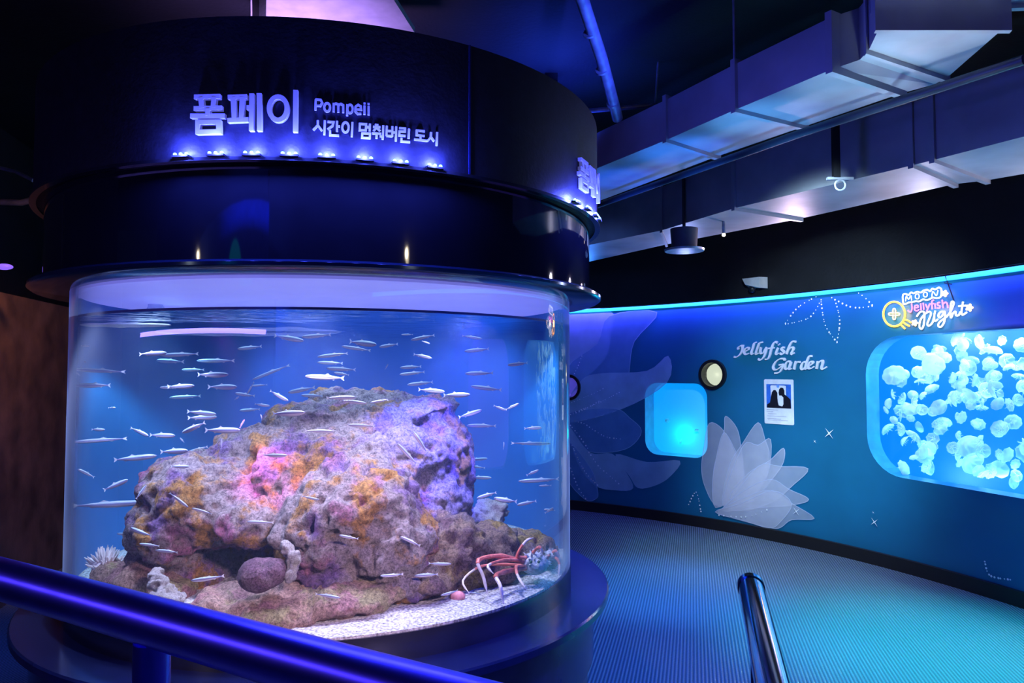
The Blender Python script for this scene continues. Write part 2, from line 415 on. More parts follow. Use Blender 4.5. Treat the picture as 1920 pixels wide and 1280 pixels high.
        if parent is not None: o.parent = parent
        else: o.location = o_
        for k, v in props.items(): o[k] = v
        return o
def empty(name, loc, label=None, cat=None, group=None, kind=None):
    o = bpy.data.objects.new(name, None); C.objects.link(o); o.location = loc; o.empty_display_size = .1
    return tag(o, label, cat, group, kind)
def tag(o, label=None, cat=None, group=None, kind=None):
    if label: o['label'] = label
    if cat: o['category'] = cat
    if group: o['group'] = group
    if kind: o['kind'] = kind
    return o
def copy_tree(o, parent=None):
    c = o.copy(); C.objects.link(c)
    if parent is not None: c.parent = parent
    for ch in list(o.children): copy_tree(ch, c)
    return c
def smoothline(pts, n=6, closed=False):
    pts = [Vector(p) for p in pts]; m = len(pts); out = []
    rng = range(m) if closed else range(m-1)
    for i in rng:
        g = (lambda k: pts[k % m]) if closed else (lambda k: pts[max(0, min(m-1, k))])
        p0, p1, p2, p3 = g(i-1), g(i), g(i+1), g(i+2)
        for k in range(n):
            t = k/n
            out.append(.5*((2*p1)+(p2-p0)*t+(2*p0-5*p1+4*p2-p3)*t*t+(3*p1-p0-3*p2+p3)*t**3))
    if not closed: out.append(pts[-1])
    return out
def ellipse(cx, cy, rx, ry, n=28): return [(cx+rx*math.cos(2*PI*k/n), cy+ry*math.sin(2*PI*k/n)) for k in range(n)]
ORD = ['first', 'second', 'third', 'fourth', 'fifth', 'sixth', 'seventh', 'eighth', 'ninth', 'tenth', 'eleventh', 'twelfth', 'thirteenth', 'fourteenth', 'fifteenth', 'sixteenth', 'seventeenth', 'eighteenth', 'nineteenth', 'twentieth']
def ordn(i):
    if i < 20: return ORD[i]
    n = i+1; return str(n)+('th' if 10 < n % 100 < 14 else {1: 'st', 2: 'nd', 3: 'rd'}.get(n % 10, 'th'))

# ------------------------------------------------------------------ setting: floor, ceiling, walls
b = MB(); b.lathe([(0, -.1), (8.5, -.1), (8.5, 0), (0, 0)], c=(-1.5, 3), n=64); b.build('floor', M['floor'], kind='structure')
b = MB(); b.lathe([(0, CEIL), (8.5, CEIL), (8.5, CEIL+.1), (0, CEIL+.1)], c=(-1.5, 3), n=64); b.build('ceiling', M['black'], kind='structure')
s0, s1 = WR*math.radians(-30), WR*math.radians(175)
# window outlines on the wall in (s, z)
def rrect(sa, sb, za, zb, r, n=8):
    pts = []
    for cx, cz, a in ((sb-r, zb-r, 0), (sa+r, zb-r, 90), (sa+r, za+r, 180), (sb-r, za+r, 270)):
        pts += [(cx+r*math.cos(math.radians(a+90*k/n)), cz+r*math.sin(math.radians(a+90*k/n))) for k in range(n+1)]
    return pts
WS = wall_sz(1625, 780)[0]
sm0, zmt = wall_sz(1209, 718); sm1, zmb = wall_sz(1327, 855)
sp1, zp1 = wall_sz(1338, 702); sp2, zp2 = wall_sz(1068, 726)
holes = {'window_1': rrect(WS, WS+2.3, .70, 1.775, .30),
         'window_2': rrect(sm0, sm1, wall_sz(1268, 855)[1], wall_sz(1268, 718)[1], .14),
         'window_3': ellipse(sp1, zp1, .115, .115, 28),
         'window_4': ellipse(sp2, zp2, .115, .115, 28),
         'window_5': rrect(WS+3.0, WS+4.6, .70, 1.775, .30)}
# wall surface triangulated around the holes and bent to the curve
vv, ee = [], []
def inside(p, poly):
    r = False; n = len(poly); j = n-1
    for i in range(n):
        if (poly[i][1] > p[1]) != (poly[j][1] > p[1]) and p[0] < (poly[j][0]-poly[i][0])*(p[1]-poly[i][1])/(poly[j][1]-poly[i][1])+poly[i][0]: r = not r
        j = i
    return r
for h in holes.values():
    n0 = len(vv); vv += [Vector(p) for p in h]; ee += [(n0+i, n0+(i+1) % len(h)) for i in range(len(h))]
ns = 150; nz_ = 12
for i in range(ns+1):
    for k in range(nz_+1):
        p = (s0+(s1-s0)*i/ns, WH*k/nz_)
        if 0 < i < ns and 0 < k < nz_ and any((Vector(p)-Vector(q)).length < .03 for h in holes.values() for q in h): continue
        vv.append(Vector(p))
rv, re, rf, *_ = delaunay_2d_cdt(vv, ee, [], 0, 1e-5)
wm = MB(); keep = []
for f in rf:
    c = sum((rv[i] for i in f), Vector((0, 0)))/len(f)
    if not any(inside(c, h) for h in holes.values()): keep.append(tuple(f))
wm.add([wpt(p.x, p.y) for p in rv], keep)
wall = wm.build('wall_right', M['wallpaper'], smooth=False, kind='structure')
for p_ in wall.data.polygons: p_.use_smooth = True
def wall_strip(name, za, zb, o0, o1, m, sa=s0, sb=s1, parent=None, n=150, **k):
    b = MB(); pr = [(WR-o0, za), (WR-o1, za), (WR-o1, zb), (WR-o0, zb)]
    vs_ = []; fs = []
    for i in range(n+1):
        s = sa+(sb-sa)*i/n
        vs_ += [wpt(s, z, WR-r) for r, z in pr]
    for i in range(n):
        fs += [(i*4+q, i*4+(q+1) % 4, i*4+4+(q+1) % 4, i*4+4+q) for q in range(4)]
    fs += [(0, 1, 2, 3), (n*4+3, n*4+2, n*4+1, n*4)]
    b.add(vs_, fs)
    return b.build(name, m, parent, **k)
wall_strip('trim_1', WH+.03, CEIL, -.02, .13, M['black'], kind='structure')
wall_strip('baseboard_right', 0, .10, .002, .035, M['baseboard'], kind='structure')
wall_strip('trim_2', WH+.002, WH+.03, .112, .13, M['black'], kind='structure')
strip = wall_strip('cove_light_strip', WH-.028, WH+.004, .006, .03, M['cyan_led'], sa=WR*math.radians(10), sb=WR*math.radians(140))
tag(strip, 'cyan and violet light strip running along the top of the mural wall', 'light strip')
wall_strip('violet_diode_row', WH+.014, WH+.024, .075, .098, M['violet_led'], sa=WR*math.radians(10), sb=WR*math.radians(140), parent=strip)
# left wall behind the tank: low reddish panelling with darkness above
b = MB(); b.box((-3.35, 4.9, 1.0), (.12, 5.6, 2.0), math.radians(12)); b.build('wall_left', M['wood'], kind='structure')
b = MB(); b.box((-3.9, 4.9, 1.7), (.12, 6.6, 3.4), math.radians(12)); b.build('wall_left_upper', M['black'], kind='structure')

# the wall behind the viewer, seen mirrored in the canopy's polished neck
wall_strip('wall_back', 0, CEIL, -.1, .0, mat('dark_navy_wall', (.01, .012, .03), .6), sa=WR*math.radians(176), sb=WR*math.radians(222), n=40, kind='structure')
def back_arch(a0_, a1_, z0_, z1_, m, name, label, cat, off=.03):
    sa_, sb_ = WR*math.radians(a0_), WR*math.radians(a1_); c_ = (sa_+sb_)/2; h_ = (sb_-sa_)/2
    b = MB(); b.sheet([(c_+h_*math.cos(PI*k/14), z0_+(z1_-z0_)*math.sin(PI*k/14)) for k in range(15)], off, wpt, .3)
    return tag(b.build(name, m), label, cat)
back_arch(159, 209, 2.15, 3.15, mat('blue_dome_panel', (.05, .10, .6), .5), 'domed_wall_panel', 'blue domed panel behind the viewer, mirrored in the black neck above the tank', 'wall panel')
back_arch(185, 190.5, 2.35, 2.78, emit_mat('teal_arch_glow', (.0, .35, .5), .8), 'arched_window_light', 'left teal arched light mirrored in the black neck above the tank', 'window light', .06)
back_arch(169, 173, 2.30, 2.66, emit_mat('teal_arch_glow', (.0, .3, .5), .7), 'arched_window_light', 'right teal arched light mirrored in the black neck above the tank', 'window light', .06)
light('dome_light', 'SPOT', wpt(WR*math.radians(181), .9, 1.4), 2600, (.03, .08, 1), wpt(WR*math.radians(180), 2.6), .1, 70, .9)
for a_, z_, n_, lb_ in ((202, 2.62, .05, 'pale warm lamp mirrored at the left of the black neck'), (130.5, 2.42, .05, 'bright warm white lamp mirrored at the right of the black neck')):
    b = MB(); b.ball(wpt(WR*math.radians(a_), z_, .22), (n_, n_, n_*1.6), 12, 8)
    tag(b.build('wall_lamp', emit_mat('warm_wall_lamp', (1, .85, .6), 6), smooth=True), lb_, 'lamp')
    light('wall_lamp_glow', 'POINT', wpt(WR*math.radians(a_), z_, .34), 3, (1, .8, .55), None, .04)

# windows: reveal, lit back, pane
def window(name, outline, depth, back_m, expand=0.0, reveal=M['reveal'], pane=True, rim=None, bezel=None):
    n = len(outline)
    cx = sum(p[0] for p in outline)/n; cz = sum(p[1] for p in outline)/n
    b = MB()
    far = [(p[0]+(p[0]-cx)*expand, p[1]+(p[1]-cz)*expand) for p in outline]
    vs_ = [wpt(x, z, 0) for x, z in outline]+[wpt(x, z, -min(.16, depth*.6)) for x, z in outline]+[wpt(x, z, -depth) for x, z in far]
    fs = [(i, (i+1) % n, n+(i+1) % n, n+i) for i in range(n)]+[(n+i, n+(i+1) % n, 2*n+(i+1) % n, 2*n+i) for i in range(n)]
    b.add(vs_, fs)
    rev = b.build(name, reveal, smooth=False, kind='structure', fixn=False)
    b = MB()
    ks = 24
    sa = min(p[0] for p in far); sb = max(p[0] for p in far); za = min(p[1] for p in far); zb = max(p[1] for p in far)
    vs_ = [wpt(sa+(sb-sa)*i/ks, z, -depth+.004) for i in range(ks+1) for z in (za, zb)]
    b.add(vs_, [(2*i, 2*i+1, 2*i+3, 2*i+2) for i in range(ks)])
    b.build('lit_back_panel', back_m, rev, fixn=False)
    if pane:
        b = MB(); b.poly(outline, -.004, .004, lambda x, z, o: wpt(x, z, o-.006))
        # keep the pane curved: split the fan by re-using strips
        b = MB(); ks = 24; sa = min(p[0] for p in outline); sb = max(p[0] for p in outline)
        def span(s):
            zs = []
            for i in range(n):
                p, q = outline[i], outline[(i+1) % n]
                if (p[0]-s)*(q[0]-s) <= 0 and abs(p[0]-q[0]) > 1e-9: zs.append(p[1]+(q[1]-p[1])*(s-p[0])/(q[0]-p[0]))
            return (min(zs), max(zs)) if zs else (cz, cz)
        vs_ = []
        for i in range(ks+1):
            t = i/ks; s = sa+1e-4+(sb-sa-2e-4)*(.5-.5*math.cos(PI*t)); z0, z1 = span(s); vs_ += [wpt(s, z0, -.008), wpt(s, z1, -.008)]
        b.add(vs_, [(2*i, 2*i+1, 2*i+3, 2*i+2) for i in range(ks)])
        b.build('pane', M['pane'], rev, fixn=False)
    if bezel:
        b = MB(); ow = [(cx+(p[0]-cx)*bezel, cz+(p[1]-cz)*bezel) for p in outline]
        vs_ = [wpt(x, z, .0) for x, z in ow]+[wpt(x, z, .035) for x, z in ow]+[wpt(x, z, .035) for x, z in outline]+[wpt(x, z, 0) for x, z in outline]
        b.add(vs_, [(k*n+i, k*n+(i+1) % n, (k+1)*n+(i+1) % n, (k+1)*n+i) for k in range(3) for i in range(n)])
        b.build('bezel', M['dark_plastic'], rev)
    return rev
M['jelly_back'] = emit_mat('lit_blue_water', (.0, .24, .95), 1.0)
M['small_back'] = mat('lit_cyan_water', (.25, .8, .85), .6, emit=(.0, .30, .9), estr=.8, vary=.03, scale=2)
M['port_back'] = emit_mat('cream_porthole_glow', (.75, .82, .62), .9)
M['violet_back'] = emit_mat('lit_violet_water', (.18, .10, 1), 1.1)
window('window_1', holes['window_1'], .75, M['jelly_back'], .42, reveal=mat('cyan_lit_reveal', (.03, .30, .60), .3))  # reveal colour carries the cyan light from inside the tank
window('window_2', holes['window_2'], .18, M['small_back'], -.02, reveal=M['reveal'])
window('window_3', holes['window_3'], .05, M['port_back'], -.1, reveal=M['dark_plastic'], bezel=1.25)
window('window_4', holes['window_4'], .05, M['violet_back'], -.1, reveal=M['dark_plastic'], bezel=1.25)
window('window_5', holes['window_5'], .75, M['violet_back'], .3)
c1 = WS+1.15
for ds in (-1.0, -.35, .35, 1.0):
    light('jelly_tank_lamp', 'POINT', wpt(c1+ds, 1.86, -.42), 27, (.55, 1, .98), None, .04)
    light('jelly_tank_lamp', 'POINT', wpt(c1+ds, .61, -.42), 13, (.3, .95, .95), None, .04)
light('small_tank_lamp', 'POINT', wpt((sm0+sm1)/2, .86, -.07), 1.3, (.0, .8, .7), None, .05)
b = MB(); p = wpt(sp1, zp1+.02, -.10); b.ball(p, (.008, .03, .04)); light('porthole_lamp', 'POINT', wpt(sp1, zp1, -.02), .10, (1, .95, .75), None, .02)

# ------------------------------------------------------------------ jellyfish in the wall tanks
def jelly_mat():
    m, nt, b, out = new_mat('moon_jelly_tissue'); nt.nodes.remove(b)
    tl = nt.nodes.new('ShaderNodeBsdfTranslucent'); tl.inputs[0].default_value = (.85, .95, 1, 1)
    df = nt.nodes.new('ShaderNodeBsdfDiffuse'); df.inputs[0].default_value = (.9, .95, 1, 1)
    a = nt.nodes.new('ShaderNodeMixShader'); nt.links.new(tl.outputs[0], a.inputs[1]); nt.links.new(df.outputs[0], a.inputs[2])
    tr = nt.nodes.new('ShaderNodeBsdfTransparent')
    lw = nt.nodes.new('ShaderNodeLayerWeight'); lw.inputs[0].default_value = .4
    mr = nt.nodes.new('ShaderNodeMapRange'); mr.inputs[3].default_value = .26; mr.inputs[4].default_value = .95
    nt.links.new(lw.outputs['Facing'], mr.inputs[0])
    mx = nt.nodes.new('ShaderNodeMixShader'); nt.links.new(mr.outputs[0], mx.inputs[0]); nt.links.new(tr.outputs[0], mx.inputs[1]); nt.links.new(a.outputs[0], mx.inputs[2])
    nt.links.new(mx.outputs[0], out.inputs['Surface']); return m
M['jelly'] = jelly_mat()
M['jelly_core'] = mat('moon_jelly_gonads', (.9, .92, .95), .6)
def make_jelly(flat, frill, seed):
    rnd = random.Random(seed); n = 24
    b = MB(); prof = [(.02, .52), (.3, .50), (.55, .42), (.78, .28), (.93, .10), (1.0, -.06), (.95, -.14), (.88, -.06), (.7, .14), (.4, .30), (.02, .36)]
    vs_ = []
    for r, z in prof:
        for k in range(n):
            a = 2*PI*k/n; rr = r*(1+frill*(r > .8)*math.cos(8*a+seed)); vs_.append((rr*math.cos(a), rr*math.sin(a), z*flat+.05*r*math.sin(2*a+seed)))
    fs = [(i*n+k, i*n+(k+1) % n, (i+1)*n+(k+1) % n, (i+1)*n+k) for i in range(len(prof)-1) for k in range(n)]
    fs += [tuple(range(n-1, -1, -1)), tuple((len(prof)-1)*n+k for k in range(n))]
    b.add(vs_, fs); bell = b.build('moon_jellyfish', M['jelly'], smooth=True)
    b = MB()
    for k in range(4):
        a = PI/2*k+seed; c = Vector((.26*math.cos(a), .26*math.sin(a), .30*flat))
        b.tube([c+Vector((.15*math.cos(t), .15*math.sin(t), 0)) for t in [a+PI*.25+1.5*PI*q/8 for q in range(9)]], .035, 6)
    o = b.build('gonad_ring', M['jelly_core'], smooth=True); o.parent = bell
    for k in range(4):
        a = PI/2*k+seed+.4; b = MB(); q = [Vector((.1*math.cos(a), .1*math.sin(a), .25*flat))]
        for t in range(1, 7): q.append(Vector(((.1+.09*t)*math.cos(a)+.05*math.sin(t+seed), (.1+.09*t)*math.sin(a)+.05*math.cos(t*1.3), .25*flat-.13*t)))
        b.tube(q, [.07, .08, .075, .06, .05, .035, .01], 6); o = b.build('oral_arm', M['jelly'], smooth=True); o.parent = bell
    return bell
jp = [make_jelly(1.0, .05, 1), make_jelly(.7, .08, 2), make_jelly(1.3, .03, 4)]
rj = random.Random(11); recs = []
w1 = holes['window_1']
xr = wall_sz(1919, 780)[0]
tries = 0
while len(recs) < 215 and tries < 7000:
    tries += 1
    s = rj.uniform(WS+.02, xr+.25); off = -rj.uniform(.10, .62); z = rj.uniform(.74, 1.74); r = rj.uniform(.032, .066)*(1 if rj.random() > .12 else 1.4)
    if not inside((s, z), [(WS+1.15+(p[0]-WS-1.15)*.985, 1.2375+(p[1]-1.2375)*.95) for p in w1]): continue
    c = wpt(s, z, off)
    if any((c-q[0]).length < (r+q[1])*.55 for q in recs): continue
    if .45 < (noise.noise(Vector((s*2.2, z*2.2, off)))+.5): pass
    elif rj.random() < .5: continue
    recs.append((c, r))
def place_jelly(c, r, label, group):
    o = copy_tree(jp[rj.randrange(3)])
    R = Matrix.Rotation(rj.uniform(0, 2*PI), 4, 'Z') @ Matrix.Rotation(rj.uniform(-2.2, 2.2), 4, 'X') @ Matrix.Rotation(rj.uniform(-1.2, 1.2), 4, 'Y')
    o.matrix_world = Matrix.Translation(c) @ R @ Matrix.Diagonal((r, r, r*rj.uniform(.8, 1.2), 1))
    return tag(o, label, 'jellyfish', group)
rows = {}
for c, r in recs:
    px, py = project(c)
    if px > 1925: place_jelly(c, r, 'moon jellyfish at the far right end of the big window, beyond the photo edge', 'moon jellyfish in the big window'); continue
    rows.setdefault(max(0, min(7, int((py-610)/41))), []).append((px, c, r))
for k in rows:
    rows[k].sort(key=lambda q: q[0])
    for i, (px, c, r) in enumerate(rows[k]):
        place_jelly(c, r, f'moon jellyfish, {ordn(i)} from left in {ordn(k)} row of big window', 'moon jellyfish in the big window')
sm = (sm0+sm1)/2
place_jelly(wpt(sm, .80, -.10), .03, 'small pale jellyfish near the bottom of the small cyan window', 'jellyfish in the small window')
place_jelly(wpt(sm-.16, 1.0, -.11), .025, 'small pale jellyfish at the left side of the small cyan window', 'jellyfish in the small window')
place_jelly(wpt(sm+.17, .92, -.11), .022, 'tiny pale jellyfish at the right side of the small cyan window', 'jellyfish in the small window')
for p in jp:
    for ch in list(p.children): bpy.data.objects.remove(ch)
    bpy.data.objects.remove(p)

# ------------------------------------------------------------------ mural printed on the wall
M['petal_white'] = veil_mat('lavender_petal_print', (.85, .84, .92), .32)
M['petal_blue'] = veil_mat('blue_petal_print', (.50, .78, 1.0), .55, .5)
M['petal_deep'] = veil_mat('deep_blue_petal_print', (.22, .50, .90), .45, .5)
M['petal_edge'] = veil_mat('petal_edge_print', (.7, .75, .9), .5)
def wmap(pts, ox=0, oy=0, k=1.0): return [wall_sz(ox+x/k, oy+y/k) for x, y in pts]
def petal(pts, ox, oy, k, lift, m, edge=.0028):
    q = smoothline(wmap(pts, ox, oy, k), 4, True); q = [(p[0], p[1]) for p in q]
    q = [(s, max(.102, z)) for s, z in q]
    q2 = [(a, b) for i, (a, b) in enumerate(q) if (Vector((a, b))-Vector(q[i-1])).length > 1e-4]
    b = MB(); b.sheet(q2, lift+.0004, wpt); o = b.build('petal_print', m, wall)
    b = MB(); b.ribbon(q2, edge, lift+.0004, lift+.0008, wpt, True); b.build('petal_outline', M['petal_edge'] if m is M['petal_white'] else M['petal_blue'], o)
L = .0020
for i, pts in enumerate([
    [(1095, 700), (1020, 560), (1000, 430), (1020, 280), (1055, 125), (1150, 170), (1230, 330), (1290, 520), (1200, 680)],
    [(1100, 700), (1080, 520), (1120, 330), (1160, 180), (1170, 75), (1250, 160), (1280, 300), (1295, 500), (1240, 650)],
    [(1100, 720), (1080, 520), (1110, 340), (1160, 190), (1240, 320), (1300, 460), (1270, 600)],
    [(1150, 700), (1200, 420), (1290, 270), (1400, 120), (1450, 240), (1480, 360), (1430, 560), (1300, 700)],
    [(1150, 700), (1290, 290), (1400, 280), (1490, 240), (1470, 480), (1350, 640)],
    [(1200, 650), (1330, 480), (1480, 390), (1580, 300), (1580, 400), (1500, 520), (1350, 680)],
    [(1200, 700), (1400, 430), (1560, 430), (1755, 445), (1650, 560), (1500, 680), (1300, 740)],
    [(1150, 740), (1300, 600), (1490, 520), (1620, 590), (1760, 660), (1650, 700), (1400, 720)],
    [(1120, 750), (1300, 650), (1480, 600), (1640, 690), (1800, 795), (1640, 805), (1560, 860), (1480, 860), (1250, 800)],
    [(1100, 750), (1280, 690), (1500, 600), (1640, 690), (1560, 820), (1480, 862), (1300, 810)]]):
    petal(pts, 1050, 760, 3.765, L, M['petal_white']); L += .0009
for pts, ox, oy, k in [
    ([(60, 470), (405, 440), (410, 600), (370, 800), (230, 950), (60, 1080)], 1050, 480, 4.267),
    ([(400, 480), (780, 450), (600, 680), (560, 900), (545, 1010), (460, 1190), (330, 1270), (60, 1260), (60, 900), (300, 700)], 1050, 480, 4.267),
    ([(870, 800), (700, 920), (330, 940), (180, 990), (60, 1180), (60, 1330), (500, 1220), (860, 1010)], 1050, 480, 4.267),
    ([(50, 60), (380, 20), (500, 90), (580, 180), (500, 290), (350, 330), (200, 320), (50, 240)], 1050, 760, 3.765),
    ([(50, 130), (210, 330), (370, 340), (450, 440), (520, 580), (400, 595), (250, 560), (130, 400)], 1050, 760, 3.765),
    ([(50, 250), (220, 440), (270, 600), (260, 655), (180, 660), (50, 500)], 1050, 760, 3.765),
    ([(400, 345), (620, 400), (850, 390), (780, 500), (680, 560), (560, 580), (500, 500)], 1050, 760, 3.765)]:
    petal(pts, ox, oy, k, L, M['petal_blue'] if int(L*1e4) % 2 else M['petal_deep'], .003); L += .0009
def dotline(pts, ox, oy, k, n, r=.008):
    q = smoothline(wmap(pts, ox, oy, k), 12); b = MB()
    d = [0]
    for i in range(1, len(q)): d.append(d[-1]+(q[i]-q[i-1]).length)
    for j in range(n):
        t = d[-1]*j/(n-1); i = min(range(len(d)), key=lambda a: abs(d[a]-t)); rr = r*(.6+.6*random.random())
        b.poly([(q[i][0]+rr*math.cos(PI*a/4), q[i][1]+rr*math.sin(PI*a/4)) for a in range(8)], L, L+.0005, wpt)
    b.build('dotted_print', M['star'], wall)
for pts, n in [([(110, 110), (180, 130), (240, 170), (330, 220), (430, 235)], 16), ([(210, 330), (280, 430), (340, 480), (420, 550)], 12),
               ([(90, 280), (150, 410), (200, 490), (270, 560)], 16), ([(80, 440), (130, 570), (185, 655)], 10), ([(60, 70), (170, 30), (280, -30)], 12),
               ([(60, 120), (130, 200), (200, 300)], 10)]: dotline(pts, 1050, 760, 3.765, n)
for pts, n in [([(100, 1170), (270, 1100), (350, 1060)], 12), ([(110, 1250), (300, 1180), (480, 1090)], 18), ([(110, 960), (150, 880), (180, 800)], 8)]: dotline(pts, 1050, 480, 4.267, n, .006)
for pts, n in [([(1475, 606), (1500, 575), (1545, 550)], 13), ([(1475, 608), (1520, 595), (1542, 562)], 14), ([(1542, 566), (1550, 610), (1572, 642)], 14),
               ([(1572, 640), (1577, 600), (1568, 562)], 13), ([(1562, 558), (1600, 576), (1638, 574)], 11), ([(1605, 545), (1622, 556), (1638, 572)], 6),
               ([(1293, 945), (1307, 922), (1316, 958)], 12), ([(1850, 1052), (1860, 1078), (1898, 1086)], 12), ([(1350, 965), (1400, 968), (1440, 955)], 10)]: dotline(pts, 0, 0, 1, n, .0070)
def sparkle(px, py, r):
    s, z = wall_sz(px, py); b = MB()
    b.poly([(s+(r if k % 2 == 0 else r*.12)*math.cos(PI*k/4+.7), z+(r if k % 2 == 0 else r*.12)*math.sin(PI*k/4+.7)) for k in range(8)], L, L+.0005, wpt)
    b.build('sparkle_print', M['star'], wall)
sparkle(1557, 812, .055); sparkle(1642, 978, .04); sparkle(1530, 827, .018); sparkle(1495, 958, .04); sparkle(1640, 960, .012)

# ------------------------------------------------------------------ lettering on the wall
g = empty('wall_lettering', wpt(wall_sz(1465, 680)[0], 1.4, .01), 'white italic cut-out lettering reading Jellyfish Garden on the mural wall', 'sign lettering')
JG = {'J': [[(250, 172), (200, 172), (150, 205), (152, 240)], [(222, 180), (226, 230), (200, 300), (160, 350), (110, 378), (70, 372)]],
 'e': [[(275, 275), (330, 245), (340, 215), (305, 208), (265, 245), (255, 295), (285, 325), (340, 310)]],
 'l': [[(480, 108), (435, 135), (410, 220), (385, 290), (395, 322), (425, 310)]],
 'l2': [[(590, 108), (530, 128), (500, 200), (470, 290), (475, 325), (520, 305)]],
 'y': [[(560, 200), (545, 270), (560, 310), (600, 300), (640, 230), (660, 200)], [(660, 200), (640, 300), (605, 380), (555, 425), (505, 412)]],
 'f': [[(855, 118), (815, 105), (775, 150), (740, 250), (715, 350), (680, 410), (630, 418)], [(690, 222), (800, 208)]],
 'i': [[(868, 210), (845, 260), (830, 310), (850, 325), (885, 305)], [(880, 145), (888, 158)]],
 's': [[(985, 205), (945, 205), (930, 235), (965, 270), (975, 300), (940, 325), (900, 310)]],
 'h': [[(1190, 102), (1130, 95), (1085, 150), (1050, 230), (1020, 325)], [(1045, 260), (1090, 212), (1135, 205), (1140, 240), (1110, 300), (1120, 325), (1160, 300)]],
 'G': [[(985, 440), (975, 408), (900, 410), (820, 470), (780, 550), (800, 600), (860, 595), (930, 540)], [(880, 520), (965, 505)], [(960, 505), (935, 590), (880, 655), (800, 665)]],
 'a': [[(1095, 460), (1040, 455), (1000, 510), (995, 575), (1030, 590), (1080, 540), (1100, 460)], [(1100, 460), (1075, 540), (1070, 590), (1110, 585)]],
 'r': [[(1190, 450), (1170, 520), (1155, 600)], [(1175, 510), (1215, 465), (1270, 465)]],
 'd': [[(1378, 470), (1330, 465), (1290, 520), (1285, 580), (1320, 595), (1370, 540)], [(1480, 358), (1430, 362), (1395, 430), (1370, 520), (1360, 585), (1400, 580)]],
 'e2': [[(1440, 530), (1490, 492), (1490, 462), (1450, 462), (1415, 520), (1420, 575), (1470, 578), (1520, 545)]],
 'n': [[(1585, 450), (1560, 590)], [(1570, 510), (1620, 455), (1665, 445), (1670, 490), (1650, 565), (1680, 590), (1745, 552)]]}
for ch, strokes in JG.items():
    b = MB()
    for st in strokes:
        q = [Vector(p) for p in wmap([(p[0], p[1]) for p in smoothline(st, 6)], 1370, 630, 9.6)]
        hw = []
        for i in range(len(q)):
            d = q[min(i+1, len(q)-1)]-q[max(i-1, 0)]; a = math.atan2(d.y, d.x)
            hw.append(.0045+.0075*abs(math.sin(a-math.radians(25))))
        b.ribbon([(p.x, p.y) for p in q], hw, .003, .016, wpt)
    b.build('letter', M['cream'], g)

# photo poster
def wq(x, y, o=0): s, z = wall_sz(x, y); return s, z
pl, pr_, pt, pb = wall_sz(1433, 710)[0], wall_sz(1488, 712)[0], wall_sz(1460, 711)[1], wall_sz(1460, 795)[1]
def PU(u, v): return pl+(pr_-pl)*u, pt+(pb-pt)*v
g = empty('photo_poster', wpt((pl+pr_)/2, pb, .003), 'white poster with a night photo of two silhouetted people, below the wall lettering', 'poster')
def pq(us, m, name, o0, o1):
    b = MB(); b.sheet([PU(u, v) for u, v in us], o1, wpt, .03); return b.build(name, m, g)
M['print_blue'] = mat('printed_blue_sky', (.03, .14, .55), .5, vary=.5, scale=9)
M['print_black'] = mat('printed_black', (.005, .005, .01), .5)
M['print_light'] = mat('printed_pale_blue', (.15, .35, .8), .5)
M['print_grey'] = mat('printed_grey_text', (.35, .33, .4), .6)
b = MB(); b.poly([PU(*p) for p in [(0.03, 0), (.97, 0), (1, .02), (1, .98), (.97, 1), (.03, 1), (0, .98), (0, .02)]], .0015, .0044, wpt); b.build('board', M['cream'], g)
pic = pq([(.08, .11), (.92, .11), (.92, .64), (.08, .64)], M['print_blue'], 'night_photo', .005, .0056)
for sh, nm in (([(.1, .64), (.1, .57), (.2, .52), (.24, .38), (.27, .29), (.33, .24), (.40, .24), (.46, .30), (.46, .42), (.47, .5), (.5, .58), (.62, .6), (.66, .55), (.66, .40), (.6, .36), (.52, .36), (.5, .3), (.52, .22), (.58, .18), (.66, .19), (.70, .25), (.70, .33), (.80, .38), (.90, .44), (.915, .64)], 'silhouette'),):
    b = MB(); b.sheet([PU(u, v) for u, v in sh], .0068, wpt, .02); b.build(nm, M['print_black'], g)
b = MB(); b.poly([PU(.48+.05*math.cos(a*PI/5), .155+.035*math.sin(a*PI/5)) for a in range(10)], .0062, .0066, wpt); b.build('printed_moon', M['print_light'], g)
b = MB()
for v, ua, ub in ((.68, .08, .5), (.72, .08, .3), (.77, .12, .45), (.82, .1, .75), (.88, .1, .6), (.91, .12, .8)):
    b.poly([PU(ua, v), PU(ub, v), PU(ub, v+.008), PU(ua, v+.008)], .0052, .0060, wpt)
b.build('caption_lines', M['print_grey'], g)

# neon sign
NE = lambda pts, n=5, cl=False: [wall_sz(1640+p[0]/8.727, 520+p[1]/8.727) for p in smoothline(pts, n, cl)]
g = empty('neon_sign', wpt(wall_sz(1745, 580)[0], wall_sz(1745, 580)[1], .02), 'glowing neon sign reading MOON Jellyfish Night with an orange jellyfish, above the big window', 'neon sign')
M['neon_orange'] = emit_mat('orange_neon', (1, .34, .035), 6); M['neon_white'] = emit_mat('white_neon', (.85, .9, 1), 2.6)
M['neon_pink'] = emit_mat('pink_neon', (1, .16, .55), 3.5); M['neon_yellow'] = emit_mat('warm_white_neon', (1, .62, .35), 2.5)
def neon(name, paths, m, r=.0055, off=.03):
    b = MB()
    for pts, cl in paths: b.tube([wpt(s, z, off) for s, z in NE(pts, 5, cl)], r, 8, cl)
    return b.build(name, m, g, smooth=True)
neon('neon_jellyfish_bell', [(ellipse(362, 600, 178, 200, 16), True)], M['neon_orange'], .007)
neon('neon_jellyfish_tentacle', [([(460, 760), (500, 800), (540, 840)], False), ([(500, 725), (560, 770), (615, 795)], False), ([(520, 690), (590, 705), (635, 740)], False)], M['neon_orange'], .006)
light('neon_orange_glow', 'POINT', wpt(*wall_sz(1682, 589), .07), 2.2, (1, .42, .06), None, .03)
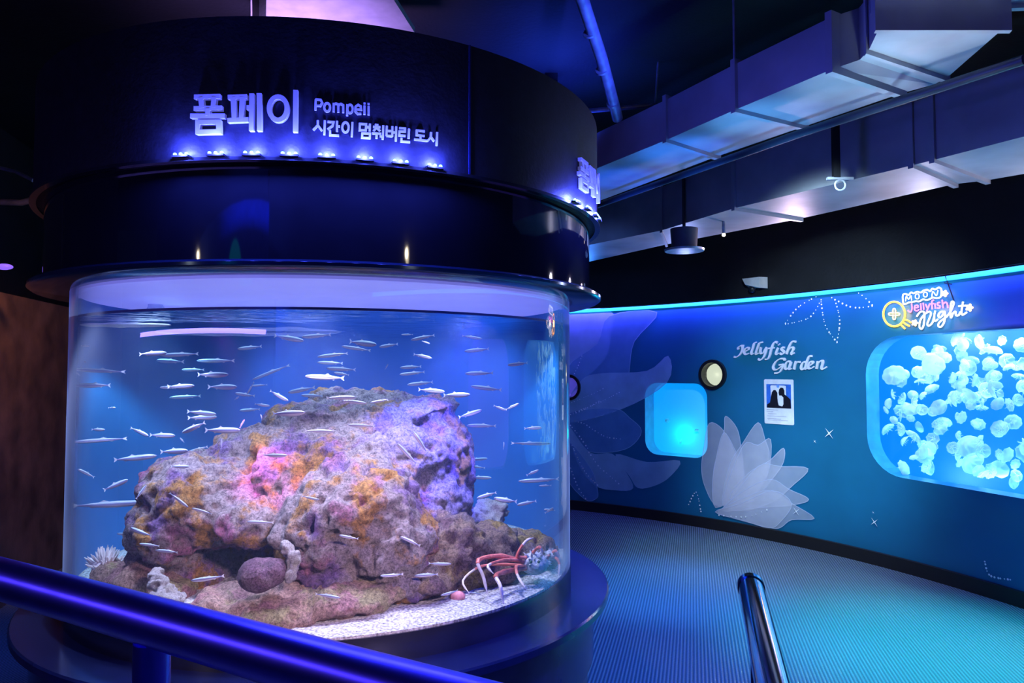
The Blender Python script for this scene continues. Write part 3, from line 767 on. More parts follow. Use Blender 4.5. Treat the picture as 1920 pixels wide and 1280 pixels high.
light('neon_pink_glow', 'POINT', wpt(*wall_sz(1760, 583), .08), 1.2, (1, .45, .6), None, .03)
neon('neon_flower', [([(362+(55+35*math.cos(4*t))*math.cos(t), 600+(55+35*math.cos(4*t))*math.sin(t)) for t in [2*PI*k/32 for k in range(32)]], True)], M['neon_yellow'], .005)
neon('neon_word_outline', [([(515, 425), (505, 300), (545, 270), (600, 290), (640, 248), (685, 262), (740, 235), (800, 250), (850, 215), (910, 205), (955, 228), (990, 185), (1040, 200), (1095, 168), (1140, 200), (1130, 315), (1060, 340), (1000, 330), (960, 350), (900, 372), (840, 360), (780, 392), (720, 390), (660, 405), (600, 412), (550, 435)], True)], M['neon_white'], .0058)
neon('neon_word_moon', [([(552, 392), (562, 310), (600, 360), (638, 300), (650, 378)], False), (ellipse(742, 312, 32, 42, 10), True), (ellipse(876, 282, 32, 42, 10), True), ([(985, 320), (1000, 232), (1058, 300), (1085, 212)], False)], M['neon_white'], .0036)
neon('neon_word_jellyfish', [([(650, 430), (655, 520), (630, 570), (590, 540)], False), ([(700, 500), (755, 490), (745, 458), (705, 468), (698, 525), (735, 548), (770, 528)], False), ([(800, 425), (806, 535)], False), ([(842, 418), (850, 528)], False), ([(880, 440), (912, 505)], False), ([(950, 430), (895, 565)], False), ([(1015, 375), (985, 395), (990, 522)], False), ([(965, 435), (1015, 428)], False), ([(1035, 430), (1042, 512)], False), ([(1115, 412), (1080, 418), (1080, 450), (1115, 468), (1112, 500), (1070, 502)], False), ([(1152, 370), (1172, 502)], False), ([(1165, 440), (1205, 408), (1235, 430), (1248, 498)], False)], M['neon_pink'], .0048)
neon('neon_word_night', [([(735, 640), (785, 572), (845, 562), (862, 630), (848, 780), (812, 845), (778, 800), (800, 690), (870, 600), (945, 562), (968, 600), (935, 690), (908, 765), (938, 792), (995, 735), (1022, 640)], False), ([(1040, 545), (1022, 640), (1032, 715), (1082, 685)], False), ([(1170, 560), (1120, 570), (1090, 620), (1110, 660), (1160, 620), (1192, 560), (1202, 640), (1180, 745), (1128, 812), (1088, 790), (1112, 730), (1220, 650)], False), ([(1220, 650), (1290, 560), (1345, 425), (1312, 398), (1290, 500), (1298, 662), (1330, 590), (1372, 560), (1380, 618), (1420, 622), (1455, 565)], False), ([(1497, 398), (1472, 560), (1490, 612), (1560, 570)], False), ([(1425, 472), (1545, 460)], False)], M['neon_white'], .006)
for cx, cy, r in ((1195, 265, 50), (700, 745, 48), (1600, 495, 58)):
    neon('neon_blossom', [([(cx+(r*.6+r*.35*math.cos(5*t))*math.cos(t), cy+(r*.6+r*.35*math.cos(5*t))*math.sin(t)) for t in [2*PI*k/30 for k in range(30)]], True)], M['neon_yellow'], .006)
b = MB(); b.tube([wpt(*wall_sz(1778, 517), .03), wpt(*wall_sz(1784, 540), .02), wpt(*wall_sz(1792, 563), .02)], .004, 6); b.tube([wpt(*wall_sz(1774, 530), .02), wpt(*wall_sz(1788, 533), .02)], .004, 6)
b.build('power_cable', M['dark_plastic'], g)

# security camera on the bulkhead
s, z = wall_sz(1437, 540)
g = empty('security_camera', wpt(s, z, .14), 'small white wedge-shaped security camera fixed just above the mural wall', 'security camera')
b = MB()
sp = lambda ds, dz, o: wpt(s+ds, z+dz, o+.07)
b.quadbox([sp(-.09, -.0, .06), sp(.10, -.02, .06), sp(.10, .08, .06), sp(-.10, .08, .06)], [sp(-.06, .02, .17), sp(.09, -.02, .17), sp(.09, .075, .17), sp(-.09, .075, .17)])
b.build('housing', M['white'], g)
b = MB(); b.ball(sp(-.02, -.02, .12), .033); b.build('lens_dome', M['dark_plastic'], g, smooth=True)

# ------------------------------------------------------------------ pedestal and tank
g = empty('tank_pedestal', (TX, TY, 0), 'glossy blue-black round pedestal with a protruding disc under the aquarium', 'pedestal')
b = MB(); b.lathe([(0, .565), (1.175, .565), (1.19, .572), (1.19, ZB-.006), (1.184, ZB), (0, ZB)]); b.build('top_disc', M['plinth'], g, smooth=True)
b = MB(); b.lathe([(0, .32), (1.125, .32), (1.125, .565), (0, .565)]); b.build('upper_skirt', M['plinth'], g, smooth=True)
b = MB(); b.lathe([(0, 0), (1.10, 0), (1.10, .32), (0, .32)]); b.build('lower_base', M['plinth_base'], g, smooth=True)
tank = empty('cylinder_aquarium', (TX, TY, ZB), 'large round clear acrylic aquarium with rockwork and small silver fish', 'aquarium')
b = MB(); b.lathe([(TR, ZB), (TR, ZT)], closed=False, n=160); b.build('acrylic_wall', M['acrylic'], tank, smooth=True)
b = MB(); b.lathe([(TR-.004, ZB), (TR+.003, ZB), (TR+.003, ZS-.004), (TR-.004, ZS-.004)]); b.build('base_band', M['steel'], tank, smooth=True)
b = MB(); b.lathe([(TR-.03, ZS), (TR-.008, ZS), (TR-.008, ZT-.004), (TR-.03, ZT-.004)], a0=math.radians(97), a1=math.radians(293), n=100); b.build('water_haze_film', M['film'], tank, smooth=True)  # added sheet standing in for the blue haze of the water
b = MB(); b.lathe([(0, ZT-.012), (TR-.012, ZT-.012), (TR-.012, ZT-.002), (0, ZT-.002)]); b.build('lit_hood_panel', M['hood'], tank, smooth=True)
def water_surface():
    m, nt, bs, out = new_mat('rippled_water_surface'); nt.nodes.remove(bs)
    tr = nt.nodes.new('ShaderNodeBsdfTransparent'); tr.inputs[0].default_value = (.75, .85, 1, 1)
    gl = nt.nodes.new('ShaderNodeBsdfGlossy'); gl.inputs['Roughness'].default_value = .08; gl.inputs[0].default_value = (.8, .9, 1, 1)
    lw = nt.nodes.new('ShaderNodeFresnel'); lw.inputs[0].default_value = 1.33
    tc = nt.nodes.new('ShaderNodeTexCoord'); nz = nt.nodes.new('ShaderNodeTexNoise'); nz.inputs['Scale'].default_value = 9
    nt.links.new(tc.outputs['Object'], nz.inputs['Vector'])
    bp = nt.nodes.new('ShaderNodeBump'); bp.inputs['Strength'].default_value = .4; bp.inputs['Distance'].default_value = .02
    nt.links.new(nz.outputs['Fac'], bp.inputs['Height']); nt.links.new(bp.outputs['Normal'], gl.inputs['Normal'])
    mx = nt.nodes.new('ShaderNodeMixShader'); nt.links.new(lw.outputs[0], mx.inputs[0]); nt.links.new(tr.outputs[0], mx.inputs[1]); nt.links.new(gl.outputs[0], mx.inputs[2])
    nt.links.new(mx.outputs[0], out.inputs['Surface']); return m
M['water'] = water_surface()
b = MB(); b.lathe([(0.01, ZW), (TR-.012, ZW), ], closed=False); b.build('water_surface', M['water'], tank, smooth=True)
b = MB(); b.lathe([(TR-.012, ZW-.004), (TR-.006, ZW-.004), (TR-.006, ZW+.004), (TR-.012, ZW+.004)]); b.build('waterline_ring', mat('waterline_film', (.10, .12, .35), .4), tank, smooth=True)
def water_volume():
    m, nt, bs, out = new_mat('hazy_blue_water'); nt.nodes.remove(bs)
    v = nt.nodes.new('ShaderNodeVolumeScatter'); v.inputs['Color'].default_value = (.45, .60, 1, 1); v.inputs['Density'].default_value = .07; v.inputs['Anisotropy'].default_value = .1
    nt.links.new(v.outputs[0], out.inputs['Volume']); return m
b = MB(); b.lathe([(0, ZS+.02), (TR-.036, ZS+.02), (TR-.036, ZW-.003), (0, ZW-.003)]); b.build('water_body', water_volume(), tank)
# foam raft and inlet splash at the left
b = MB()
fc = at_z(222, 610, ZW-.01)
def foam_raft(px0, px1, py, z, thick, name, seed):
    P0, P1 = at_z(px0, py, z), at_z(px1, py, z)
    b = MB(); nu, nv = 40, 10; vs_ = []
    for i in range(nu+1):
        t = i/nu; c = P0.lerp(P1, t); wd = thick*(math.sin(PI*t)**.5)*(1+.5*noise.noise(Vector((t*6, seed, 0))))+.002
        for k in range(nv):
            a = 2*PI*k/nv; vs_.append((c.x, c.y+2.5*wd*math.cos(a), c.z+.6*wd*math.sin(a)))
    fs = [(i*nv+k, i*nv+(k+1) % nv, (i+1)*nv+(k+1) % nv, (i+1)*nv+k) for i in range(nu) for k in range(nv)]
    b.add(vs_, fs); return b
o = foam_raft(150, 320, 609, ZW-.012, .014, 'foam', 1).build('surface_foam', M['foam'], smooth=True)
tag(o, 'bright white line of foam floating at the water line on the left', 'foam', kind='stuff')
M['bubble_veil'] = veil_mat('bubble_cloud', (.62, .62, .95), .13)
o = foam_raft(290, 640, 622, ZW-.03, .03, 'bubbles', 5).build('bubble_cloud', M['bubble_veil'], smooth=True)
tag(o, 'hazy cloud of fine bubbles drifting below the surface, right of the foam', 'bubbles', kind='stuff')
b = MB(); c0 = Vector((fc.x+.05, fc.y+.2, ZW))
vs_ = []; nu = 18
for i in range(9):
    t = i/8; r = .03+.09*(1-t)**2
    vs_ += [(c0.x+r*math.cos(2*PI*k/nu)*(1+.25*noise.noise(Vector((k, i*.7, 3)))), c0.y+r*math.sin(2*PI*k/nu), c0.z+.095*t) for k in range(nu)]
b.add(vs_, [(i*nu+k, i*nu+(k+1) % nu, (i+1)*nu+(k+1) % nu, (i+1)*nu+k) for i in range(8) for k in range(nu)])
o = b.build('water_inlet_splash', veil_mat('splash_water', (.5, .62, .95), .4), smooth=True); tag(o, 'pale splash of inlet water above the foam inside the aquarium', 'water splash', kind='stuff')
# gravel bed
b = MB(); nr, na = 26, 96; vs_ = [(TX, TY, ZS)]
for i in range(1, nr+1):
    r = (TR-.034)*i/nr
    for k in range(na):
        a = 2*PI*k/na; x, y = TX+r*math.cos(a), TY+r*math.sin(a)
        z = ZS+(.010*noise.noise(Vector((x*5, y*5, 0)))+.006 if i < nr else 0)
        vs_.append((x, y, z))
fs = [(0, 1+k, 1+(k+1) % na) for k in range(na)]
for i in range(nr-1): fs += [(1+i*na+k, 1+(i+1)*na+k, 1+(i+1)*na+(k+1) % na, 1+i*na+(k+1) % na) for k in range(na)]
n0 = len(vs_); vs_ += [(x, y, ZB+.005) for x, y, _ in [tuple(v) for v in vs_[1+(nr-1)*na:1+nr*na]]]
fs += [(1+(nr-1)*na+k, n0+k, n0+(k+1) % na, 1+(nr-1)*na+(k+1) % na) for k in range(na)]
b.add(vs_, fs); o = b.build('gravel_bed', M['sand'], smooth=True); tag(o, 'white and lavender gravel covering the bottom of the aquarium', 'gravel', kind='stuff')
b = MB(); b.lathe([(TR-.034, ZS-.02), (TR-.006, ZS-.02), (TR-.006, ZS+.003), (TR-.034, ZS+.003)]); b.build('gravel_edge', M['sand'], o, smooth=True)

# ------------------------------------------------------------------ rockwork
def blobs_mesh(blobs, voxel, name, amp=.03, pits=.02, seed=0, smooth_it=3, fs=1.0):
    b = MB()
    for bl in blobs:
        px, py, y, rx, ry, rd = bl[:6]; rot = math.radians(bl[6]) if len(bl) > 6 else 0
        k = y/F
        b.ball(at_y(px, py, y), (rx*k, rd, ry*k), 20, 14, Matrix.Rotation(-rot, 3, 'Y'))
    me = bpy.data.meshes.new('t'); me.from_pydata([tuple(v) for v in b.v], [], b.f)
    o = bpy.data.objects.new('t', me); C.objects.link(o)
    md = o.modifiers.new('r', 'REMESH'); md.mode = 'VOXEL'; md.voxel_size = voxel
    ms = o.modifiers.new('s', 'SMOOTH'); ms.iterations = smooth_it; ms.factor = .8
    dg = bpy.context.evaluated_depsgraph_get(); ev = o.evaluated_get(dg)
    m2 = bpy.data.meshes.new_from_object(ev); bpy.data.objects.remove(o)
    nrm = [v.normal.copy() for v in m2.vertices]
    for v, nn in zip(m2.vertices, nrm):
        p = v.co+Vector((seed, seed*.3, 0))
        d = amp*(noise.fractal(p*5.0*fs, 1.0, 2.1, 4)*.9+abs(noise.noise(p*9*fs))*.5-.15)
        d += amp*.55*noise.fractal(p*19*fs, 1.0, 2.0, 3)
        c = noise.noise(p*26*fs+Vector((9, 2, 5)))
        if c > .12: d -= pits*(c-.12)*2.2
        q = v.co+nn*d
        dx, dy = q.x-TX, q.y-TY; r = math.hypot(dx, dy)
        if r > TR-.05: q.x = TX+dx/r*(TR-.05); q.y = TY+dy/r*(TR-.05)
        q.z = max(q.z, ZS-.03)
        v.co = q
    m2.name = name
    return m2
def mesh_obj(name, me, m, smooth=True):
    me.materials.clear(); me.materials.append(m)
    me.polygons.foreach_set('use_smooth', [smooth]*len(me.polygons))
    o = bpy.data.objects.new(name, me); C.objects.link(o); return o
main = blobs_mesh([
    (700, 800, 3.25, 150, 62, .40, 0), (600, 800, 3.2, 100, 40, .3, -8), (760, 790, 3.3, 95, 50, .32, 10), (690, 855, 3.1, 185, 85, .38, 0),
    (560, 842, 3.05, 95, 45, .3, -10), (480, 850, 3.05, 70, 40, .25, -25),
    (815, 870, 3.15, 72, 110, .26, 0), (800, 950, 3.05, 85, 80, .28, 0), (640, 742, 3.35, 55, 12, .15, 0), (725, 748, 3.3, 48, 20, .12, 0),
    (400, 935, 2.85, 125, 78, .30, -22), (340, 980, 2.82, 75, 85, .26, 0), (450, 905, 2.95, 120, 62, .32, -18), (480, 965, 2.78, 120, 52, .22, 0), (310, 1050, 2.85, 52, 52, .2, 0), (360, 1060, 2.9, 70, 60, .22, 0),
    (665, 950, 2.72, 130, 92, .28, 8), (620, 1000, 2.66, 92, 80, .22, 0), (730, 1010, 2.70, 95, 80, .24, 0), (640, 1070, 2.68, 70, 55, .22, 0), (745, 1075, 2.72, 85, 40, .22, 0),
    (470, 1040, 3.15, 120, 80, .18, 0), (545, 890, 2.92, 70, 60, .25, 0), (550, 940, 2.84, 50, 60, .2, 0), (640, 770, 3.2, 120, 22, .3, 0), (780, 775, 3.2, 85, 26, .28, 12),
    ], .0105, 'rock', .032, .024, 0.0, 2)
o = mesh_obj('reef_rockwork', main, M['reef']); tag(o, 'huge pink and purple encrusted rock formation with a cave, filling the aquarium', 'rock')
r2 = blobs_mesh([(840, 1030, 2.80, 75, 70, .16, 0), (900, 1035, 2.92, 75, 52, .15, 12), (960, 1040, 3.05, 75, 42, .14, 14), (865, 1070, 2.84, 100, 30, .13, 0), (1005, 1052, 3.12, 55, 28, .11, 10), (795, 1085, 2.66, 60, 26, .14, 0)], .011, 'rock', .034, .022, 3.0)
o = mesh_obj('reef_rock', r2, M['reef_brown']); tag(o, 'brown and ochre encrusted rock sloping down behind the spider crab', 'rock')
r3 = blobs_mesh([(430, 1130, 2.52, 72, 32, .16, 0), (520, 1140, 2.48, 120, 36, .18, 0), (640, 1122, 2.5, 100, 30, .15, 0), (560, 1112, 2.55, 60, 28, .14, 0), (720, 1105, 2.56, 50, 20, .1, 0)], .010, 'rock', .022, .014, 6.0)
o = mesh_obj('reef_rock', r3, M['reef_pink']); tag(o, 'low pinkish tan rock ridge lying on the gravel in front of the cave', 'rock')
r4 = blobs_mesh([(225, 1080, 2.80, 52, 34, .12, 0), (270, 1085, 2.72, 70, 36, .13, 12), (320, 1110, 2.66, 45, 30, .1, 0)], .009, 'rock', .022, .014, 8.0)
o = mesh_obj('reef_rock', r4, M['reef_pink']); tag(o, 'pale rock mound carrying the white anemone at the lower left of the aquarium', 'rock')
r5 = blobs_mesh([(486, 1078, 2.37, 42, 31, .075, -8), (506, 1072, 2.38, 32, 27, .07, 10)], .006, 'rock', .010, .006, 2.0)
o = mesh_obj('loose_stone', r5, M['dark_stone']); tag(o, 'dark purple rounded stone resting at the mouth of the cave', 'stone')
r6 = blobs_mesh([(538, 1028, 2.40, 14, 15, .03, 20), (550, 1048, 2.39, 13, 19, .03, 0), (545, 1075, 2.38, 12, 18, .03, -10)], .005, 'rock', .010, .012, 12.0, 1, 2.6)
o = mesh_obj('coral_fragment', r6, M['pale_rubble']); tag(o, 'white pitted coral fragment leaning upright in the cave beside the dark stone', 'coral')
r7 = blobs_mesh([(857, 912, 3.12, 22, 12, .05, 25), (872, 922, 3.12, 16, 10, .04, 0), (845, 906, 3.12, 14, 9, .04, 0), (862, 935, 3.12, 16, 16, .05, 0)], .006, 'rock', .016, .018, 14.0, 1, 2.4)
o = mesh_obj('coral_fragment', r7, M['pale_rubble']); tag(o, 'small white pitted coral fragment beside the right flank of the rock formation', 'coral')
r8 = blobs_mesh([(915, 955, 3.15, 28, 22, .07, 0), (940, 958, 3.12, 16, 18, .05, 0), (895, 968, 3.1, 26, 20, .07, 0), (920, 985, 3.08, 30, 22, .08, 0)], .007, 'rock', .020, .022, 16.0, 1, 2.0)
o = mesh_obj('coral_fragment', r8, M['pale_rubble']); tag(o, 'lavender knobbly coral lump on top of the brown sloping rock', 'coral')
r9 = blobs_mesh([(290, 1075, 2.5, 12, 12, .03), (300, 1095, 2.46, 15, 14, .03), (318, 1108, 2.44, 14, 12, .03), (305, 1118, 2.42, 26, 12, .05), (330, 1122, 2.42, 18, 10, .04)], .006, 'rock', .014, .020, 18.0, 1, 2.6)
o = mesh_obj('coral_fragment', r9, M['pale_rubble']); tag(o, 'white crumbly coral rubble just above the handrail at lower left', 'coral')
b = MB(); p = at_z(858, 1118, ZS+.012); b.ball(p, (.028, .02, .02), 12, 8); o = b.build('pink_shell', mat('pink_shell', (.8, .3, .34), .5, vary=.3, scale=60), smooth=True); tag(o, 'small pink shell lying on the gravel in front of the crab', 'shell')
# anemone
c0 = at_y(198, 1062, 2.78)
g = empty('sea_anemone', c0, 'white spiky sea anemone on the pale mound at lower left', 'anemone')
M['anemone'] = mat('anemone_flesh', (.92, .86, .88), .5)
b = MB(); b.ball(c0, (.05, .04, .035), 14, 8); b.build('column', M['anemone'], g, smooth=True)
for i in range(80):
    a = 2*PI*random.random(); el = random.uniform(.1, 1.4)
    d = Vector((math.cos(a)*math.cos(el)*1.2, math.sin(a)*math.cos(el), math.sin(el)))
    p0 = c0+d*.034; l = random.uniform(.02, .034); q = [p0+d*l*t+Vector((0, 0, .012*t*t)) for t in (0, .35, .7, 1)]
    b = MB(); b.tube(q, [.006, .005, .004, .0015], 6); b.build('tentacle', M['anemone'], g, smooth=True)

# ------------------------------------------------------------------ spider crabs
M['crab_red'] = mat('crab_red', (.85, .20, .16), .45, vary=.5, scale=40); M['crab_white'] = mat('crab_pale', (.80, .68, .70), .45, vary=.2, scale=50)
M['crab_shell'] = mat('crab_grey_shell', (.45, .46, .52), .6, vary=.5, scale=50, bump=.8, bscale=90)
def crab(pos, label, body, legs, y, sc_=1.0):
    c = at_y(*body, y); g = empty('spider_crab', c, label, 'crab', 'spider crabs')
    b = MB(); b.ball(c, (.045*sc_, .05*sc_, .034*sc_), 16, 10)
    for i in range(26):
        a = 2*PI*random.random(); el = random.uniform(-.2, 1.5); d = Vector((math.cos(a)*math.cos(el), math.sin(a)*math.cos(el), math.sin(el)))
        p = c+Vector((d.x*.045, d.y*.05, d.z*.034))*sc_; b.tube([p-d*.004, p+d*.012*sc_], [.005*sc_, .0006], 6)
    b.build('carapace', M['crab_shell'], g, smooth=True)
    for pts, ys, r in legs:
        q = [at_y(px, py, yy) for (px, py), yy in zip(pts, ys)]
        sm = smoothline(q, 4); n = len(sm)
        cut = int(n*.58)
        b = MB(); b.tube(sm[:cut+1], [r*(1-.35*i/n)*(1.25 if i % 4 == 0 else 1) for i in range(cut+1)], 8); lg = b.build('leg', M['crab_red'], g, smooth=True)
        b = MB(); b.tube(sm[cut:], [r*(1-.35*i/n)*.9*(1.0 if i < n-2 else .35) for i in range(cut, n)], 8); b.build('leg_tip', M['crab_white'], lg, smooth=True)
    for s_ in (-1, 1):
        b = MB(); e = c+Vector((s_*.012*sc_, -.05*sc_, .018*sc_)); b.ball(e, .005*sc_, 8, 6); b.build('eye', M['dark_plastic'], g, smooth=True)
crab(None, 'red and white spider crab with long jointed legs in front of the brown rock', (1002, 1056), [
    ([(985, 1055), (940, 1042), (897, 1050), (906, 1080), (914, 1113)], [2.78, 2.70, 2.62, 2.60, 2.58], .0085),
    ([(985, 1060), (945, 1058), (900, 1062), (868, 1088), (880, 1112)], [2.80, 2.76, 2.70, 2.64, 2.60], .0055),
    ([(985, 1064), (945, 1072), (930, 1080), (938, 1098), (944, 1132)], [2.76, 2.66, 2.58, 2.54, 2.50], .0095),
    ([(985, 1062), (968, 1062), (972, 1082), (988, 1106)], [2.76, 2.70, 2.66, 2.62], .007),
    ([(990, 1045), (970, 1042), (985, 1015), (1000, 1008)], [2.78, 2.74, 2.74, 2.76], .007),
    ([(1000, 1035), (1012, 1025), (1018, 1042)], [2.78, 2.74, 2.74], .006),
    ([(975, 1050), (945, 1050), (915, 1060), (925, 1075)], [2.76, 2.66, 2.58, 2.56], .007)], 2.80, 1.2)
crab(None, 'smaller red crab half hidden at the right edge of the aquarium', (1034, 1040), [
    ([(1034, 1042), (1045, 1048), (1049, 1062), (1046, 1082)], [2.94, 2.92, 2.90, 2.88], .006),
    ([(1034, 1040), (1022, 1046), (1018, 1058)], [2.94, 2.90, 2.88], .006),
    ([(1034, 1038), (1042, 1032), (1050, 1042)], [2.94, 2.92, 2.92], .006),
    ([(1030, 1044), (1024, 1052), (1030, 1064)], [2.94, 2.90, 2.90], .005)], 2.95, .6)

# ------------------------------------------------------------------ fish
def fish_mat():
    m, nt, b, out = new_mat('silver_fish_skin')
    tc = nt.nodes.new('ShaderNodeTexCoord'); sx = nt.nodes.new('ShaderNodeSeparateXYZ'); nt.links.new(tc.outputs['Generated'], sx.inputs[0])
    cr = nt.nodes.new('ShaderNodeValToRGB'); e = cr.color_ramp.elements
    e[0].position = 0; e[0].color = (.55, .55, .68, 1); e[1].position = 1; e[1].color = (.32, .48, .62, 1)
    for p, c in ((.42, (.58, .54, .72, 1)), (.52, (.14, .12, .38, 1)), (.62, (.24, .30, .56, 1)), (.75, (.48, .62, .66, 1))):
        k = e.new(p); k.color = c
    nt.links.new(sx.outputs['Z'], cr.inputs['Fac']); nt.links.new(cr.outputs[0], b.inputs['Base Color'])
    b.inputs['Roughness'].default_value = .35; b.inputs['Specular IOR Level'].default_value = .8
    return m
M['fish'] = fish_mat(); M['fin'] = veil_mat('fish_fin', (.8, .86, .95), .75)
def make_fish(bend):
    cx = lambda t: Vector(((t-.5), bend*(4*(t-.5)**2-.3)*.18, 0))
    b = MB(); n = 12; N = 14; vs_ = []
    prof = [(0, .010), (.03, .032), (.08, .052), (.16, .07), (.28, .082), (.4, .085), (.52, .08), (.64, .066), (.74, .048), (.82, .032), (.88, .022), (.92, .018)]
    for t, h in prof:
        c = cx(1-t)
        vs_ += [(c.x, c.y+.52*h*math.cos(2*PI*k/n), h*math.sin(2*PI*k/n)*(1.0 if math.sin(2*PI*k/n) > 0 else 1.15)) for k in range(n)]
    fs = [(i*n+k, i*n+(k+1) % n, (i+1)*n+(k+1) % n, (i+1)*n+k) for i in range(len(prof)-1) for k in range(n)]
    fs += [tuple(range(n)), tuple((len(prof)-1)*n+k for k in range(n))]
    b.add(vs_, fs); body = b.build('silver_fish', M['fish'], smooth=True)
    b = MB()
    def fin(pl, th=.004):
        a = [(cx(x).x, cx(x).y-th, z) for x, z in pl]; c = [(cx(x).x, cx(x).y+th, z) for x, z in pl]; m = len(pl)
        b.add(a+c, [tuple(range(m)), tuple(range(2*m-1, m-1, -1))]+[(i, m+i, m+(i+1) % m, (i+1) % m) for i in range(m)])
    fin([(.10, .014), (.0, .085), (.03, .0), (.0, -.085), (.10, -.014)]); tf = b.build('tail_fin', M['fin']); tf.parent = body
    b = MB(); fin([(.52, .075), (.44, .125), (.38, .07)]); fin([(.36, -.06), (.28, -.09), (.24, -.04)]); df = b.build('body_fin', M['fin']); df.parent = body
    b = MB()
    for s_ in (-1, 1): b.ball((cx(.93).x, cx(.93).y+s_*.026, .012), .011, 8, 6)
    ey = b.build('eye', M['dark_plastic'], smooth=True); ey.parent = body
    return body
FISH = [(262,664,309,661,'p'),(372,663,305,666,'g'),(346,678,285,675,'g'),(236,697,137,692,'g'),(210,722,137,722,'g'),(152,648,170,648,'p'),(142,697,151,704,'p'),(157,677,162,679,'p'),
(335,726,299,726,'g'),(313,725,367,723,'p'),(376,742,322,745,'g'),(439,676,373,676,'g'),(384,693,338,693,'g'),(370,702,426,702,'p'),(390,725,447,725,'p'),(491,649,446,654,'g'),(515,629,567,638,'p'),
(544,684,468,712,'g'),(477,716,461,739,'g'),(501,721,474,723,'g'),(478,742,438,737,'g'),(440,749,449,743,'p'),(505,732,541,751,'p'),(591,726,535,736,'g'),(606,742,562,741,'g'),(606,732,584,737,'g'),
(620,627,569,632,'g'),(655,640,707,646,'p'),(695,657,642,649,'g'),(746,645,709,650,'g'),(652,662,598,669,'g'),(644,681,594,679,'g'),(667,693,611,690,'g'),(655,703,625,698,'g'),(647,709,571,705,'p'),
(722,692,728,682,'p'),(775,664,810,671,'p'),(775,627,752,627,'g'),(815,628,770,637,'g'),(791,639,806,644,'p'),(866,629,904,635,'g'),(917,654,870,658,'g'),(790,687,751,689,'g'),(797,697,749,702,'g'),
(812,716,764,721,'g'),(784,730,834,734,'p'),(830,741,881,739,'p'),(925,699,872,700,'g'),(941,731,882,724,'g'),(990,680,952,684,'p'),(203,764,219,764,'p'),(171,805,199,805,'p'),(237,822,145,827,'g'),
(245,802,280,817,'p'),(281,815,327,817,'p'),(213,862,290,855,'p'),(301,847,356,844,'p'),(389,837,356,846,'g'),(176,895,150,878,'p'),(196,918,236,900,'p'),(256,935,271,910,'p'),(135,948,266,944,'p'),
(284,1004,242,990,'p'),(250,1001,215,1002,'g'),(281,896,321,884,'g'),(321,874,353,875,'p'),(352,771,401,777,'p'),(353,783,402,782,'p'),(384,792,342,811,'p'),(385,806,447,807,'p'),(462,811,428,817,'g'),
(450,802,457,786,'p'),(414,842,416,822,'p'),(345,829,338,820,'p'),(487,767,450,769,'g'),(478,757,504,761,'p'),(509,776,573,773,'p'),(491,788,490,776,'p'),(465,822,503,828,'g'),(492,853,540,853,'g'),
(572,807,623,809,'b'),(703,799,654,796,'b'),(783,872,745,830,'w'),(801,849,775,807,'w'),(637,750,687,756,'b'),(729,749,694,755,'b'),(612,746,666,745,'w'),(860,782,903,769,'p'),(931,798,875,798,'g'),
(925,760,948,769,'p'),(948,768,973,756,'p'),(958,830,1035,833,'g'),(983,803,1016,801,'p'),(877,862,914,859,'g'),(910,877,875,873,'g'),(877,895,922,895,'g'),(987,891,1010,880,'p'),(944,842,945,828,'p'),
(1049,898,972,901,'g'),(1034,910,1010,910,'g'),(931,923,894,933,'p'),(969,940,925,935,'p'),(1006,939,969,946,'p'),(1041,956,1020,955,'p'),(1022,962,1038,950,'p'),(318,923,350,952,'b'),(398,964,363,951,'b'),
(513,980,465,977,'b'),(298,1024,265,1017,'g'),(335,1035,290,1032,'w'),(420,1080,360,1087,'w'),(590,1114,640,1117,'b'),(788,1023,751,1005,'w'),(756,1077,715,1077,'w'),(822,1076,777,1080,'b'),(803,1056,846,1057,'g'),
(859,1107,827,1114,'b'),(880,1110,903,1113,'b'),(283,1105,237,1100,'w'),(672,1010,636,1003,'b'),(565,930,600,936,'b')]
protos = [make_fish(0), make_fish(.35), make_fish(-.35)]
def over_rock(x, y):
    return (y > 845+max(0, (560-x))*.22 and 330 < x < 880) or (x > 280 and x < 1040 and y > 960) or (500 < x < 870 and y > 770) or (600 < x < 730 and y > 742)
front_y = lambda x: cyl_hit(x, 700, TX, TY, TR-.07, False).y
back_y = lambda x: cyl_hit(x, 700, TX, TY, TR-.10, True).y
rec = []
for i, (x0, y0, x1, y1, kd) in enumerate(FISH):
    xm, ym = (x0+x1)/2, (y0+y1)/2
    fy, by = max(front_y(x0), front_y(x1)), min(back_y(x0), back_y(x1))
    if over_rock(xm, ym): y = fy+.05+.02*random.random()
    else:
        y = fy+(by-fy)*(random.uniform(.08, .35) if kd == 'p' else random.uniform(.35, .7))
    if by < fy+.05: y = (fy+by)/2
    rec.append((i, x0, y0, x1, y1, kd, y))
